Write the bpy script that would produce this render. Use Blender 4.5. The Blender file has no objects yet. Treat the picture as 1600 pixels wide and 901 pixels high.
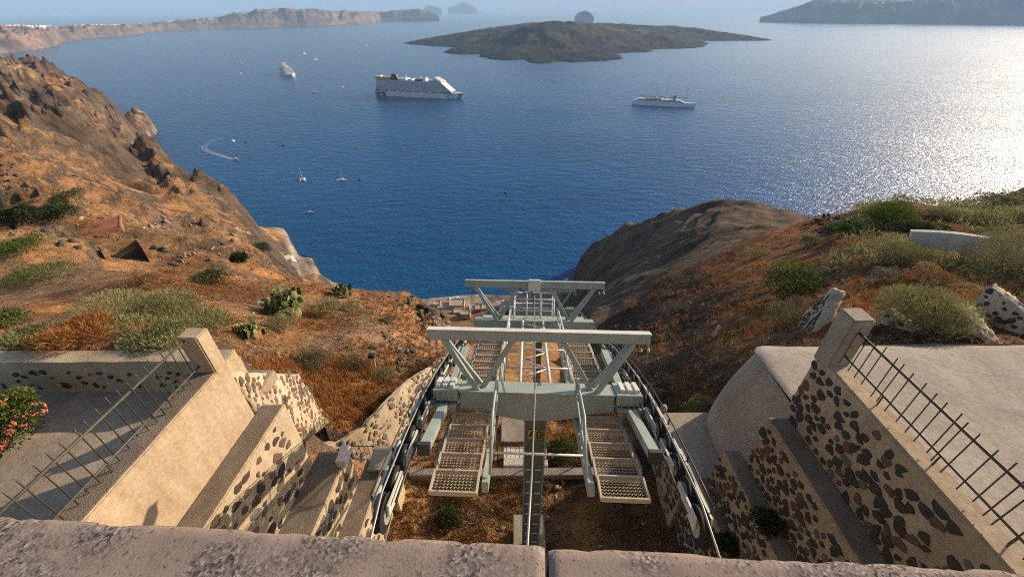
import bpy, bmesh, math, random
import numpy as np
from mathutils import Vector, Matrix

# ------------------------------------------------------------------ camera, world, sun, exposure
SC = bpy.context.scene
COL = SC.collection
R = math.radians
random.seed(7)
RNG = np.random.default_rng(7)
CZ = 220.0                                  # camera height over the sea
PITCH, ROLL, FPX = R(34.4), 0.006, 640.0
_F = np.array([0, math.cos(PITCH), -math.sin(PITCH)])
_U0 = np.array([0, math.sin(PITCH), math.cos(PITCH)])
_R0 = np.array([1.0, 0, 0])
_RT = _R0 * math.cos(ROLL) - _U0 * math.sin(ROLL)
_UP = _R0 * math.sin(ROLL) + _U0 * math.cos(ROLL)
cam_d = bpy.data.cameras.new('camera'); cam = bpy.data.objects.new('camera', cam_d); COL.objects.link(cam)
cam_d.sensor_width = 36; cam_d.lens = 36 * FPX / 1600; cam_d.clip_start = 0.05; cam_d.clip_end = 200000
cam.matrix_world = Matrix(((_RT[0], _UP[0], -_F[0], 0), (_RT[1], _UP[1], -_F[1], 0), (_RT[2], _UP[2], -_F[2], CZ), (0, 0, 0, 1)))
SC.camera = cam

SUN_AZ, SUN_EL = 62.0, 20.0                 # degrees right of straight ahead, above the horizon
W = bpy.data.worlds.new('World'); SC.world = W; W.use_nodes = True
wn = W.node_tree
sky = wn.nodes.new('ShaderNodeTexSky'); sky.sky_type = 'NISHITA'; sky.sun_disc = False
sky.sun_elevation = R(SUN_EL); sky.sun_rotation = R(SUN_AZ); sky.altitude = 200
sky.air_density = 1.0; sky.dust_density = 1.7; sky.ozone_density = 1.0
wn.links.new(sky.outputs[0], wn.nodes['Background'].inputs[0]); wn.nodes['Background'].inputs[1].default_value = 0.10
sun_d = bpy.data.lights.new('sun', 'SUN'); sun_d.energy = 4.5; sun_d.angle = R(0.6); sun_d.color = (1.0, 0.79, 0.56)
sun = bpy.data.objects.new('sun', sun_d); COL.objects.link(sun)
SDIR = Vector((math.sin(R(SUN_AZ)) * math.cos(R(SUN_EL)), math.cos(R(SUN_AZ)) * math.cos(R(SUN_EL)), math.sin(R(SUN_EL))))
sun.rotation_euler = SDIR.to_track_quat('Z', 'Y').to_euler()
sun.location = (60, 40, 280)
vs = SC.view_settings; vs.view_transform = 'Standard'; vs.look = 'None'; vs.exposure = 0.65; vs.gamma = 1.0; vs.use_curve_mapping = False
SC.cycles.use_denoising = False; SC.cycles.filter_width = 1.05
SC.cycles.max_bounces = 6; SC.cycles.volume_bounces = 1; SC.cycles.sample_clamp_indirect = 4.0; SC.cycles.sample_clamp_direct = 8.0; SC.cycles.use_adaptive_sampling = False

def ray(px, py):
    return _F + (px - 800) / FPX * _RT + (450.5 - py) / FPX * _UP
def P(px, py, t):                            # point seen at a photo pixel, t metres deep
    d = ray(px, py); return Vector((d[0] * t, d[1] * t, CZ + d[2] * t))
def PZ(px, py, z=0.0):                       # point seen at a photo pixel, at height z
    d = ray(px, py); t = (z - CZ) / min(d[2], -1e-3); return Vector((d[0] * t, d[1] * t, z))

# ------------------------------------------------------------------ helpers
def fbm(x, y, octv=4, seed=0, ridged=False):
    x = np.asarray(x, float); y = np.asarray(y, float); out = np.zeros(np.broadcast(x, y).shape); a = 1.0; tot = 0
    for o in range(octv):
        xi = np.floor(x).astype(np.int64); yi = np.floor(y).astype(np.int64); fx = x - xi; fy = y - yi
        fx = fx * fx * (3 - 2 * fx); fy = fy * fy * (3 - 2 * fy)
        def h(i, j):
            n = (i * 374761393 + j * 668265263 + (seed + o * 17) * 974711) & 0x7fffffff
            n = ((n ^ (n >> 13)) * 1274126177) & 0x7fffffff
            n = ((n ^ (n >> 15)) * 1103515245) & 0x7fffffff
            return (n & 0xffff) / 65535.0
        v = (h(xi, yi) * (1 - fx) + h(xi + 1, yi) * fx) * (1 - fy) + (h(xi, yi + 1) * (1 - fx) + h(xi + 1, yi + 1) * fx) * fy
        v = v * 2 - 1
        if ridged: v = 1 - 2 * np.abs(v)
        out = out + a * v; tot += a; a *= 0.5; x = x * 2.03 + 11.3; y = y * 2.03 + 5.7
    return out / tot

def tag(o, label, cat, group=None):
    o['label'] = label; o['category'] = cat; o['kind'] = 'thing'
    if group: o['group'] = group
    return o
def empty(name, loc, label, cat, group=None, rot=None):
    o = bpy.data.objects.new(name, None); o.empty_display_size = 0.2; COL.objects.link(o); o.location = loc
    if rot is not None: o.rotation_euler = rot
    return tag(o, label, cat, group)
def kind(o, k): o['kind'] = k; return o

class MB:
    """collects shapes, builds one mesh object"""
    def __init__(s): s.v = []; s.f = []
    def add(s, v, f):
        b = len(s.v); s.v += [tuple(p) for p in v]; s.f += [tuple(i + b for i in q) for q in f]; return s
    def box(s, a, b):
        x0, y0, z0 = a; x1, y1, z1 = b
        return s.add([(x0, y0, z0), (x1, y0, z0), (x1, y1, z0), (x0, y1, z0), (x0, y0, z1), (x1, y0, z1), (x1, y1, z1), (x0, y1, z1)],
                     [(3, 2, 1, 0), (4, 5, 6, 7), (0, 1, 5, 4), (1, 2, 6, 5), (2, 3, 7, 6), (3, 0, 4, 7)])
    def beam(s, p, q, w, h, up=(0, 0, 1), w2=None, h2=None):
        p = Vector(p); q = Vector(q); d = (q - p).normalized(); up = Vector(up)
        x = d.cross(up)
        if x.length < 1e-4: x = d.cross(Vector((0, 1, 0)))
        x.normalize(); y = x.cross(d); w2 = w2 or w; h2 = h2 or h; vv = []
        for c, ww, hh in ((p, w, h), (q, w2, h2)):
            for a, b in ((-1, -1), (1, -1), (1, 1), (-1, 1)): vv.append(c + x * a * ww / 2 + y * b * hh / 2)
        return s.add(vv, [(3, 2, 1, 0), (4, 5, 6, 7), (0, 1, 5, 4), (1, 2, 6, 5), (2, 3, 7, 6), (3, 0, 4, 7)])
    def tube(s, pts, r, n=8, r2=None):
        pts = [Vector(p) for p in pts]; vv = []; ff = []; m = len(pts)
        for k, p in enumerate(pts):
            d = (pts[min(k + 1, m - 1)] - pts[max(k - 1, 0)]).normalized()
            x = d.cross(Vector((0, 0, 1)))
            if x.length < 1e-3: x = d.cross(Vector((0, 1, 0)))
            x.normalize(); y = x.cross(d); rr = r + ((r2 if r2 is not None else r) - r) * k / max(m - 1, 1)
            for i in range(n):
                a = 2 * math.pi * i / n; vv.append(p + x * rr * math.cos(a) + y * rr * math.sin(a))
        for k in range(m - 1):
            for i in range(n): j = (i + 1) % n; ff.append((k * n + i, k * n + j, k * n + n + j, k * n + n + i))
        ff.append(tuple(range(n))[::-1]); ff.append(tuple((m - 1) * n + i for i in range(n)))
        return s.add(vv, ff)
    def lathe(s, prof, c, axis, n=16):        # prof: (radius, along)
        c = Vector(c); ax = Vector(axis).normalized(); x = ax.orthogonal().normalized(); y = ax.cross(x); vv = []; ff = []
        for r, h in prof:
            for i in range(n): a = 2 * math.pi * i / n; vv.append(c + ax * h + (x * math.cos(a) + y * math.sin(a)) * r)
        m = len(prof)
        for k in range(m - 1):
            for i in range(n): j = (i + 1) % n; ff.append((k * n + i, k * n + j, k * n + n + j, k * n + n + i))
        ff.append(tuple(range(n))[::-1]); ff.append(tuple((m - 1) * n + i for i in range(n)))
        return s.add(vv, ff)
    def prism(s, poly, ex):                   # closed 3D polygon pushed along ex
        n = len(poly); ex = Vector(ex); vv = [Vector(p) for p in poly] + [Vector(p) + ex for p in poly]
        return s.add(vv, [tuple(range(n))[::-1], tuple(range(n, 2 * n))] + [(i, (i + 1) % n, n + (i + 1) % n, n + i) for i in range(n)])
    def mesh(s, name, mat, smooth=False, bevel=0.0):
        me = bpy.data.meshes.new(name); me.from_pydata(s.v, [], s.f)
        bm = bmesh.new(); bm.from_mesh(me)
        if bevel: bmesh.ops.bevel(bm, geom=[e for e in bm.edges if e.is_manifold and e.calc_face_angle(0) > 0.6], offset=bevel, segments=2, affect='EDGES', clamp_overlap=True)
        bmesh.ops.recalc_face_normals(bm, faces=bm.faces); bm.to_mesh(me); bm.free()
        me.materials.append(M[mat])
        if smooth: me.shade_smooth()
        return me
    def build(s, name, mat, parent=None, smooth=False, bevel=0.0):
        return link(name, s.mesh(name, mat, smooth, bevel), parent)
def link(name, me, parent=None):
    o = bpy.data.objects.new(name, me); COL.objects.link(o)
    if parent: o.parent = parent
    return o
def np_mesh(name, v, f, mat, smooth=False):
    """numpy verts (n,3), faces (m,3|4)"""
    me = bpy.data.meshes.new(name); k = f.shape[1]
    me.vertices.add(len(v)); me.vertices.foreach_set('co', np.ascontiguousarray(v, np.float32).ravel())
    me.loops.add(f.size); me.loops.foreach_set('vertex_index', np.ascontiguousarray(f, np.int32).ravel())
    me.polygons.add(len(f)); me.polygons.foreach_set('loop_start', np.arange(0, f.size, k, dtype=np.int32))
    me.polygons.foreach_set('loop_total', np.full(len(f), k, np.int32))
    if smooth: me.polygons.foreach_set('use_smooth', np.ones(len(f), bool))
    me.update(calc_edges=True); me.validate()
    if mat: me.materials.append(M[mat])
    return me

# ------------------------------------------------------------------ materials
M = {}
def nodes(name, rough=0.8, spec=0.3):
    m = bpy.data.materials.new(name); m.use_nodes = True; M[name] = m; nt = m.node_tree
    b = nt.nodes['Principled BSDF']; b.inputs['Roughness'].default_value = rough; b.inputs['Specular IOR Level'].default_value = spec
    return m, nt, b
def noise(nt, scale, detail=6, rough=0.6, coord='Object', stretch=None, rot=None):
    tc = nt.nodes.new('ShaderNodeTexCoord'); n = nt.nodes.new('ShaderNodeTexNoise'); n.inputs['Scale'].default_value = scale
    n.inputs['Detail'].default_value = detail; n.inputs['Roughness'].default_value = rough
    src = tc.outputs[coord]
    if stretch:
        mp = nt.nodes.new('ShaderNodeMapping'); mp.inputs['Scale'].default_value = stretch
        if rot: mp.inputs['Rotation'].default_value = rot
        nt.links.new(src, mp.inputs[0]); src = mp.outputs[0]
    nt.links.new(src, n.inputs['Vector']); return n.outputs['Fac']
def ramp(nt, fac, stops):
    r = nt.nodes.new('ShaderNodeValToRGB'); e = r.color_ramp.elements
    while len(e) < len(stops): e.new(0.5)
    for k, (p, c) in enumerate(stops): e[k].position = p; e[k].color = (*c, 1) if len(c) == 3 else c
    nt.links.new(fac, r.inputs[0]); return r.outputs[0]
def mix(nt, a, b, fac=1.0, mode='MULTIPLY'):
    n = nt.nodes.new('ShaderNodeMix'); n.data_type = 'RGBA'; n.blend_type = mode
    for sock, val in ((n.inputs[0], fac), (n.inputs[6], a), (n.inputs[7], b)):
        if hasattr(val, 'is_linked'): nt.links.new(val, sock)
        elif isinstance(val, (int, float)): sock.default_value = val
        else: sock.default_value = (*val, 1)
    return n.outputs[2]
def bump(nt, b, fac, strength, dist, prev=None):
    n = nt.nodes.new('ShaderNodeBump'); n.inputs['Strength'].default_value = strength; n.inputs['Distance'].default_value = dist
    nt.links.new(fac, n.inputs['Height'])
    if prev: nt.links.new(prev, n.inputs['Normal'])
    nt.links.new(n.outputs[0], b.inputs['Normal']); return n.outputs[0]
def simple(name, col, rough=0.7, metal=0.0, var=0.25, scale=6.0, bmp=0.0, bscale=40.0, bdist=0.01, spec=0.3, col2=None, coord='Object'):
    m, nt, b = nodes(name, rough, spec); b.inputs['Metallic'].default_value = metal
    lo = tuple(c * (1 - var) for c in col); hi = tuple(min(1, c * (1 + var)) for c in col)
    c = ramp(nt, noise(nt, scale, coord=coord), [(0.3, lo), (0.5, col2 or col), (0.7, hi)])
    nt.links.new(c, b.inputs['Base Color'])
    if bmp: bump(nt, b, noise(nt, bscale, 5, coord=coord), bmp, bdist)
    return m

def leafy(name, dark, mid, light, trans=0.25):
    m, nt, b = nodes(name, 0.75, 0.2)
    at = nt.nodes.new('ShaderNodeAttribute'); at.attribute_name = 'rnd'
    nt.links.new(ramp(nt, at.outputs['Fac'], [(0.0, dark), (0.45, mid), (1.0, light)]), b.inputs['Base Color'])
    tr = nt.nodes.new('ShaderNodeBsdfTranslucent'); mx = nt.nodes.new('ShaderNodeMixShader'); mx.inputs[0].default_value = trans
    nt.links.new(ramp(nt, at.outputs['Fac'], [(0.0, dark), (0.45, mid), (1.0, light)]), tr.inputs[0])
    nt.links.new(b.outputs[0], mx.inputs[1]); nt.links.new(tr.outputs[0], mx.inputs[2])
    nt.links.new(mx.outputs[0], nt.nodes['Material Output'].inputs[0])
leafy('leaf_olive', (0.085, 0.085, 0.04), (0.235, 0.235, 0.10), (0.42, 0.39, 0.18))
leafy('leaf_grey', (0.075, 0.075, 0.050), (0.16, 0.15, 0.095), (0.30, 0.26, 0.14))
leafy('leaf_green', (0.030, 0.055, 0.012), (0.075, 0.12, 0.022), (0.16, 0.21, 0.04))
leafy('leaf_dark', (0.020, 0.032, 0.012), (0.045, 0.065, 0.022), (0.09, 0.11, 0.035))
leafy('leaf_dry', (0.16, 0.065, 0.022), (0.34, 0.15, 0.045), (0.50, 0.26, 0.09))
leafy('leaf_straw', (0.14, 0.075, 0.03), (0.30, 0.17, 0.07), (0.46, 0.31, 0.15))
leafy('leaf_cactus', (0.04, 0.07, 0.02), (0.10, 0.14, 0.045), (0.32, 0.34, 0.16), 0.05)
simple('flower_pink', (0.75, 0.14, 0.16), 0.6, var=0.3, scale=30); simple('flower_orange', (0.78, 0.22, 0.07), 0.6, var=0.3, scale=30)
simple('flower_white', (0.75, 0.72, 0.62), 0.6)
simple('soil', (0.30, 0.175, 0.09), 0.95, var=0.45, scale=1.5, bmp=0.8, bscale=6, bdist=0.06)
simple('twig', (0.13, 0.10, 0.075), 0.9)
simple('rock_pale', (0.27, 0.20, 0.14), 0.95, var=0.4, scale=1.2, bmp=0.8, bscale=9, bdist=0.05)
simple('rock_dark', (0.085, 0.072, 0.062), 0.95, var=0.5, scale=1.2, bmp=0.8, bscale=9, bdist=0.05)
simple('stone_dark', (0.055, 0.050, 0.045), 0.9, var=0.35, scale=9, bmp=0.7, bscale=35, bdist=0.012, col2=(0.07, 0.06, 0.05))
simple('stone_brown', (0.15, 0.095, 0.065), 0.9, var=0.35, scale=9, bmp=0.7, bscale=35, bdist=0.012)
simple('stone_grey', (0.15, 0.14, 0.125), 0.9, var=0.35, scale=9, bmp=0.7, bscale=35, bdist=0.012)
simple('stone_ochre', (0.30, 0.22, 0.14), 0.9, var=0.35, scale=9, bmp=0.7, bscale=35, bdist=0.012)
def weathered(name, base, dirt, amt=0.45, s1=1.3, s2=14.0, bs=60.0, bd=0.006, bst=0.5, rough=0.92):
    m, nt, b = nodes(name, rough, 0.2)
    c = ramp(nt, noise(nt, s1, 8, 0.65), [(0.32, dirt), (0.62, base)])
    c = mix(nt, c, ramp(nt, noise(nt, s2, 6, 0.7), [(0.3, (0.72, 0.70, 0.68)), (0.7, (1.12, 1.10, 1.08))]), amt * 2 if amt < 0.5 else 1.0)
    streak = ramp(nt, noise(nt, 2.2, 4, 0.6, stretch=(2.5, 2.5, 0.25)), [(0.35, (0.78, 0.74, 0.68)), (0.6, (1, 1, 1))])
    nt.links.new(mix(nt, c, streak, 0.6), b.inputs['Base Color'])
    n1 = bump(nt, b, noise(nt, s1 * 3, 4), 0.35, 0.05)
    bump(nt, b, noise(nt, bs, 4), bst, bd, n1)
weathered('mortar', (0.50, 0.405, 0.285), (0.37, 0.295, 0.205), bs=30, bd=0.015, bst=0.7)
weathered('mortar_pale', (0.56, 0.47, 0.34), (0.44, 0.36, 0.26), bs=30, bd=0.015, bst=0.7)
weathered('plaster_cream', (0.50, 0.40, 0.285), (0.41, 0.32, 0.225), bs=90, bd=0.003)
weathered('plaster_white', (0.46, 0.41, 0.345), (0.36, 0.32, 0.27), s1=0.6, bs=25, bd=0.02, bst=0.35)
weathered('plaster_floor', (0.43, 0.36, 0.285), (0.27, 0.22, 0.175), s1=0.7, bs=25, bd=0.02, bst=0.5)
weathered('concrete', (0.40, 0.36, 0.30), (0.28, 0.25, 0.21), bs=50)
weathered('concrete_gravel', (0.26, 0.22, 0.18), (0.17, 0.145, 0.12), s2=40, bs=45, bd=0.02, bst=1.0)
weathered('whitewash', (0.72, 0.70, 0.66), (0.60, 0.57, 0.52), bs=40)
# foreground coping: exposed aggregate in worn cement
m, nt, b = nodes('coping', 0.95, 0.15)
vor = nt.nodes.new('ShaderNodeTexVoronoi'); vor.inputs['Scale'].default_value = 260; vor.inputs['Randomness'].default_value = 1
tc = nt.nodes.new('ShaderNodeTexCoord'); nt.links.new(tc.outputs['Object'], vor.inputs['Vector'])
grit = ramp(nt, vor.outputs['Color'], [(0.15, (0.06, 0.052, 0.05)), (0.4, (0.17, 0.14, 0.125)), (0.7, (0.26, 0.21, 0.185)), (0.95, (0.42, 0.36, 0.32))])
cement = ramp(nt, noise(nt, 9, 6), [(0.35, (0.245, 0.185, 0.155)), (0.7, (0.335, 0.26, 0.215))])
worn = ramp(nt, noise(nt, 5.5, 6, 0.65), [(0.44, (0, 0, 0)), (0.56, (1, 1, 1))])
c = mix(nt, cement, grit, worn, 'MIX')
lich = ramp(nt, noise(nt, 14, 5, 0.7), [(0.66, (0, 0, 0)), (0.76, (1, 1, 1))])
c = mix(nt, c, (0.34, 0.21, 0.07), mix(nt, lich, (0.55, 0.55, 0.55)), 'MIX')
pits = ramp(nt, noise(nt, 120, 3, 0.6), [(0.30, (0.3, 0.28, 0.27)), (0.40, (1, 1, 1))])
nt.links.new(mix(nt, c, pits, 0.8), b.inputs['Base Color'])
n1 = bump(nt, b, noise(nt, 30, 5, 0.6), 0.18, 0.003)
n2 = bump(nt, b, vor.outputs['Distance'], 0.25, 0.001, n1); bump(nt, b, noise(nt, 260, 3), 0.3, 0.0009, n2)

# metal paints
def paint(name, col, rough=0.45, rust=(0.20, 0.09, 0.04), amt=0.62, metal=0.0):
    m, nt, b = nodes(name, rough, 0.5); b.inputs['Metallic'].default_value = metal
    c = ramp(nt, noise(nt, 2.2, 8, 0.7), [(0.3, tuple(x * 0.80 for x in col)), (0.7, tuple(min(1, x * 1.1) for x in col))])
    sp = ramp(nt, noise(nt, 16, 8, 0.75), [(amt, (0, 0, 0)), (amt + 0.06, (1, 1, 1))])
    nt.links.new(mix(nt, c, rust, sp, 'MIX'), b.inputs['Base Color'])
    bump(nt, b, noise(nt, 40, 3), 0.15, 0.004)
paint('paint_grey_green', (0.31, 0.36, 0.32)); paint('paint_mast', (0.145, 0.165, 0.125), 0.5); paint('paint_white', (0.62, 0.62, 0.56), 0.4)
paint('galvanised', (0.50, 0.43, 0.34), 0.55, (0.26, 0.16, 0.09), 0.60, 0.1)
paint('steel_dark', (0.035, 0.036, 0.036), 0.5, amt=0.75); paint('steel_rope', (0.30, 0.29, 0.27), 0.45, amt=0.75, metal=0.4)
simple('rubber', (0.018, 0.018, 0.018), 0.85)
paint('rail_green', (0.055, 0.06, 0.045), 0.6, (0.13, 0.07, 0.045), 0.52); paint('rail_rust', (0.11, 0.065, 0.045), 0.75, (0.17, 0.08, 0.04), 0.5)
simple('sign_yellow', (0.42, 0.33, 0.05), 0.5, var=0.12); simple('sign_black', (0.012, 0.012, 0.012), 0.5, var=0.1)
# ships and houses
simple('ship_white', (0.66, 0.66, 0.66), 0.4, var=0.06, scale=0.1); simple('ship_glass', (0.035, 0.045, 0.06), 0.15, var=0.2, scale=0.3)
simple('ship_grey', (0.33, 0.35, 0.38), 0.5, var=0.12, scale=0.4); simple('ship_navy', (0.012, 0.022, 0.05), 0.4); simple('ship_tan', (0.40, 0.27, 0.14), 0.7)
simple('ship_orange', (0.55, 0.17, 0.03), 0.5); simple('boat_dark', (0.03, 0.03, 0.035), 0.5); simple('boat_blue', (0.10, 0.35, 0.60), 0.5)
m, nt, b = nodes('hull_art', 0.4, 0.4)
c = ramp(nt, noise(nt, 0.045, 3, 0.6, stretch=(1, 1, 1.8)), [(0.46, (0.64, 0.65, 0.67)), (0.50, (0.10, 0.26, 0.42)), (0.58, (0.02, 0.035, 0.07))])
nt.links.new(c, b.inputs['Base Color'])
simple('house_ochre', (0.50, 0.36, 0.19), 0.9, scale=0.4); simple('house_red', (0.30, 0.11, 0.07), 0.9, scale=0.6); simple('roof_flat', (0.40, 0.35, 0.29), 0.9, scale=0.4)
simple('opening', (0.03, 0.028, 0.026), 0.6); simple('quay', (0.36, 0.31, 0.26), 0.9, scale=0.2); simple('beach', (0.33, 0.30, 0.27), 0.95, scale=0.15, bmp=0.5, bscale=2, bdist=0.2)
simple('foam', (0.55, 0.60, 0.66), 0.7, scale=0.4)
m, nt, b = nodes('wake_foam', 0.6, 0.3)
b.inputs['Base Color'].default_value = (0.50, 0.58, 0.66, 1)
at = nt.nodes.new('ShaderNodeAttribute'); at.attribute_name = 'rnd'
mt = nt.nodes.new('ShaderNodeMath'); mt.operation = 'MULTIPLY'; nt.links.new(at.outputs['Fac'], mt.inputs[0])
nt.links.new(ramp(nt, noise(nt, 0.35, 6, 0.7), [(0.36, (0.1, 0.1, 0.1)), (0.62, (1, 1, 1))]), mt.inputs[1]); nt.links.new(mt.outputs[0], b.inputs['Alpha'])

# sea: blue body colour under a rough, wind-ruffled mirror
m, nt, b = nodes('sea_water', 0.5, 0.0)
c = ramp(nt, noise(nt, 0.0016, 4, 0.55, stretch=(1, 2.6, 1), rot=(0, 0, 0.25)), [(0.35, (0.003, 0.062, 0.19)), (0.65, (0.005, 0.092, 0.255))])
nt.links.new(c, b.inputs['Base Color'])
w1 = noise(nt, 0.035, 3, 0.5, stretch=(1, 2.4, 1), rot=(0, 0, -0.45)); w2 = noise(nt, 0.13, 3, 0.55, stretch=(1, 2.2, 1), rot=(0, 0, -0.5)); w3 = noise(nt, 0.33, 3, 0.6, stretch=(1, 1.7, 1), rot=(0, 0, -0.35))
n1 = bump(nt, b, w1, 1.0, 2.0); n2 = bump(nt, b, w2, 1.0, 1.6, n1); n3 = bump(nt, b, w3, 1.0, 0.8, n2)
gl = nt.nodes.new('ShaderNodeBsdfGlossy'); gl.distribution = 'BECKMANN'
rr = ramp(nt, noise(nt, 0.0022, 4, 0.6, stretch=(1, 3.0, 1), rot=(0, 0, 0.2)), [(0.35, (0.25, 0.25, 0.25)), (0.65, (0.33, 0.33, 0.33))])
fr = nt.nodes.new('ShaderNodeFresnel'); fr.inputs['IOR'].default_value = 1.333; mx = nt.nodes.new('ShaderNodeMixShader')
nt.links.new(rr, gl.inputs['Roughness']); nt.links.new(n3, gl.inputs['Normal']); nt.links.new(n1, fr.inputs['Normal'])
nt.links.new(fr.outputs[0], mx.inputs[0]); nt.links.new(b.outputs[0], mx.inputs[1]); nt.links.new(gl.outputs[0], mx.inputs[2]); nt.links.new(mx.outputs[0], nt.nodes['Material Output'].inputs[0])

# terrain: ground colour, with some slope shade painted in, carried per vertex, grain from noise
def ground_mat(name, s_fine, s_mid, bd, s_big=None, bbig=0):
    m, nt, b = nodes(name, 0.95, 0.1)
    at = nt.nodes.new('ShaderNodeAttribute'); at.attribute_name = 'tint'
    g1 = ramp(nt, noise(nt, s_fine, 8, 0.7), [(0.30, (0.38, 0.34, 0.32)), (0.48, (1.0, 1.0, 1.0)), (0.70, (1.5, 1.45, 1.38))])
    g2 = ramp(nt, noise(nt, s_mid, 8, 0.65), [(0.32, (0.50, 0.46, 0.44)), (0.5, (1.0, 1.0, 1.0)), (0.68, (1.32, 1.28, 1.22))])
    c = mix(nt, mix(nt, at.outputs['Color'], g1), g2); n0 = None
    if s_big:
        c = mix(nt, c, ramp(nt, noise(nt, s_big, 10, 0.72), [(0.34, (0.50, 0.46, 0.44)), (0.46, (0.95, 0.95, 0.95)), (0.66, (1.30, 1.26, 1.20))]))
        n0 = bump(nt, b, noise(nt, s_big, 10, 0.74), 1.0, bbig)
    nt.links.new(c, b.inputs['Base Color'])
    n1 = bump(nt, b, noise(nt, s_mid * 2, 8, 0.7), 0.8, bd, n0); bump(nt, b, noise(nt, s_fine, 6, 0.75), 0.9, bd * 0.25, n1)
ground_mat('hillside', 1.3, 0.11, 0.9, 0.028, 5.0)
ground_mat('far_land', 0.02, 0.004, 14.0)

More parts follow.
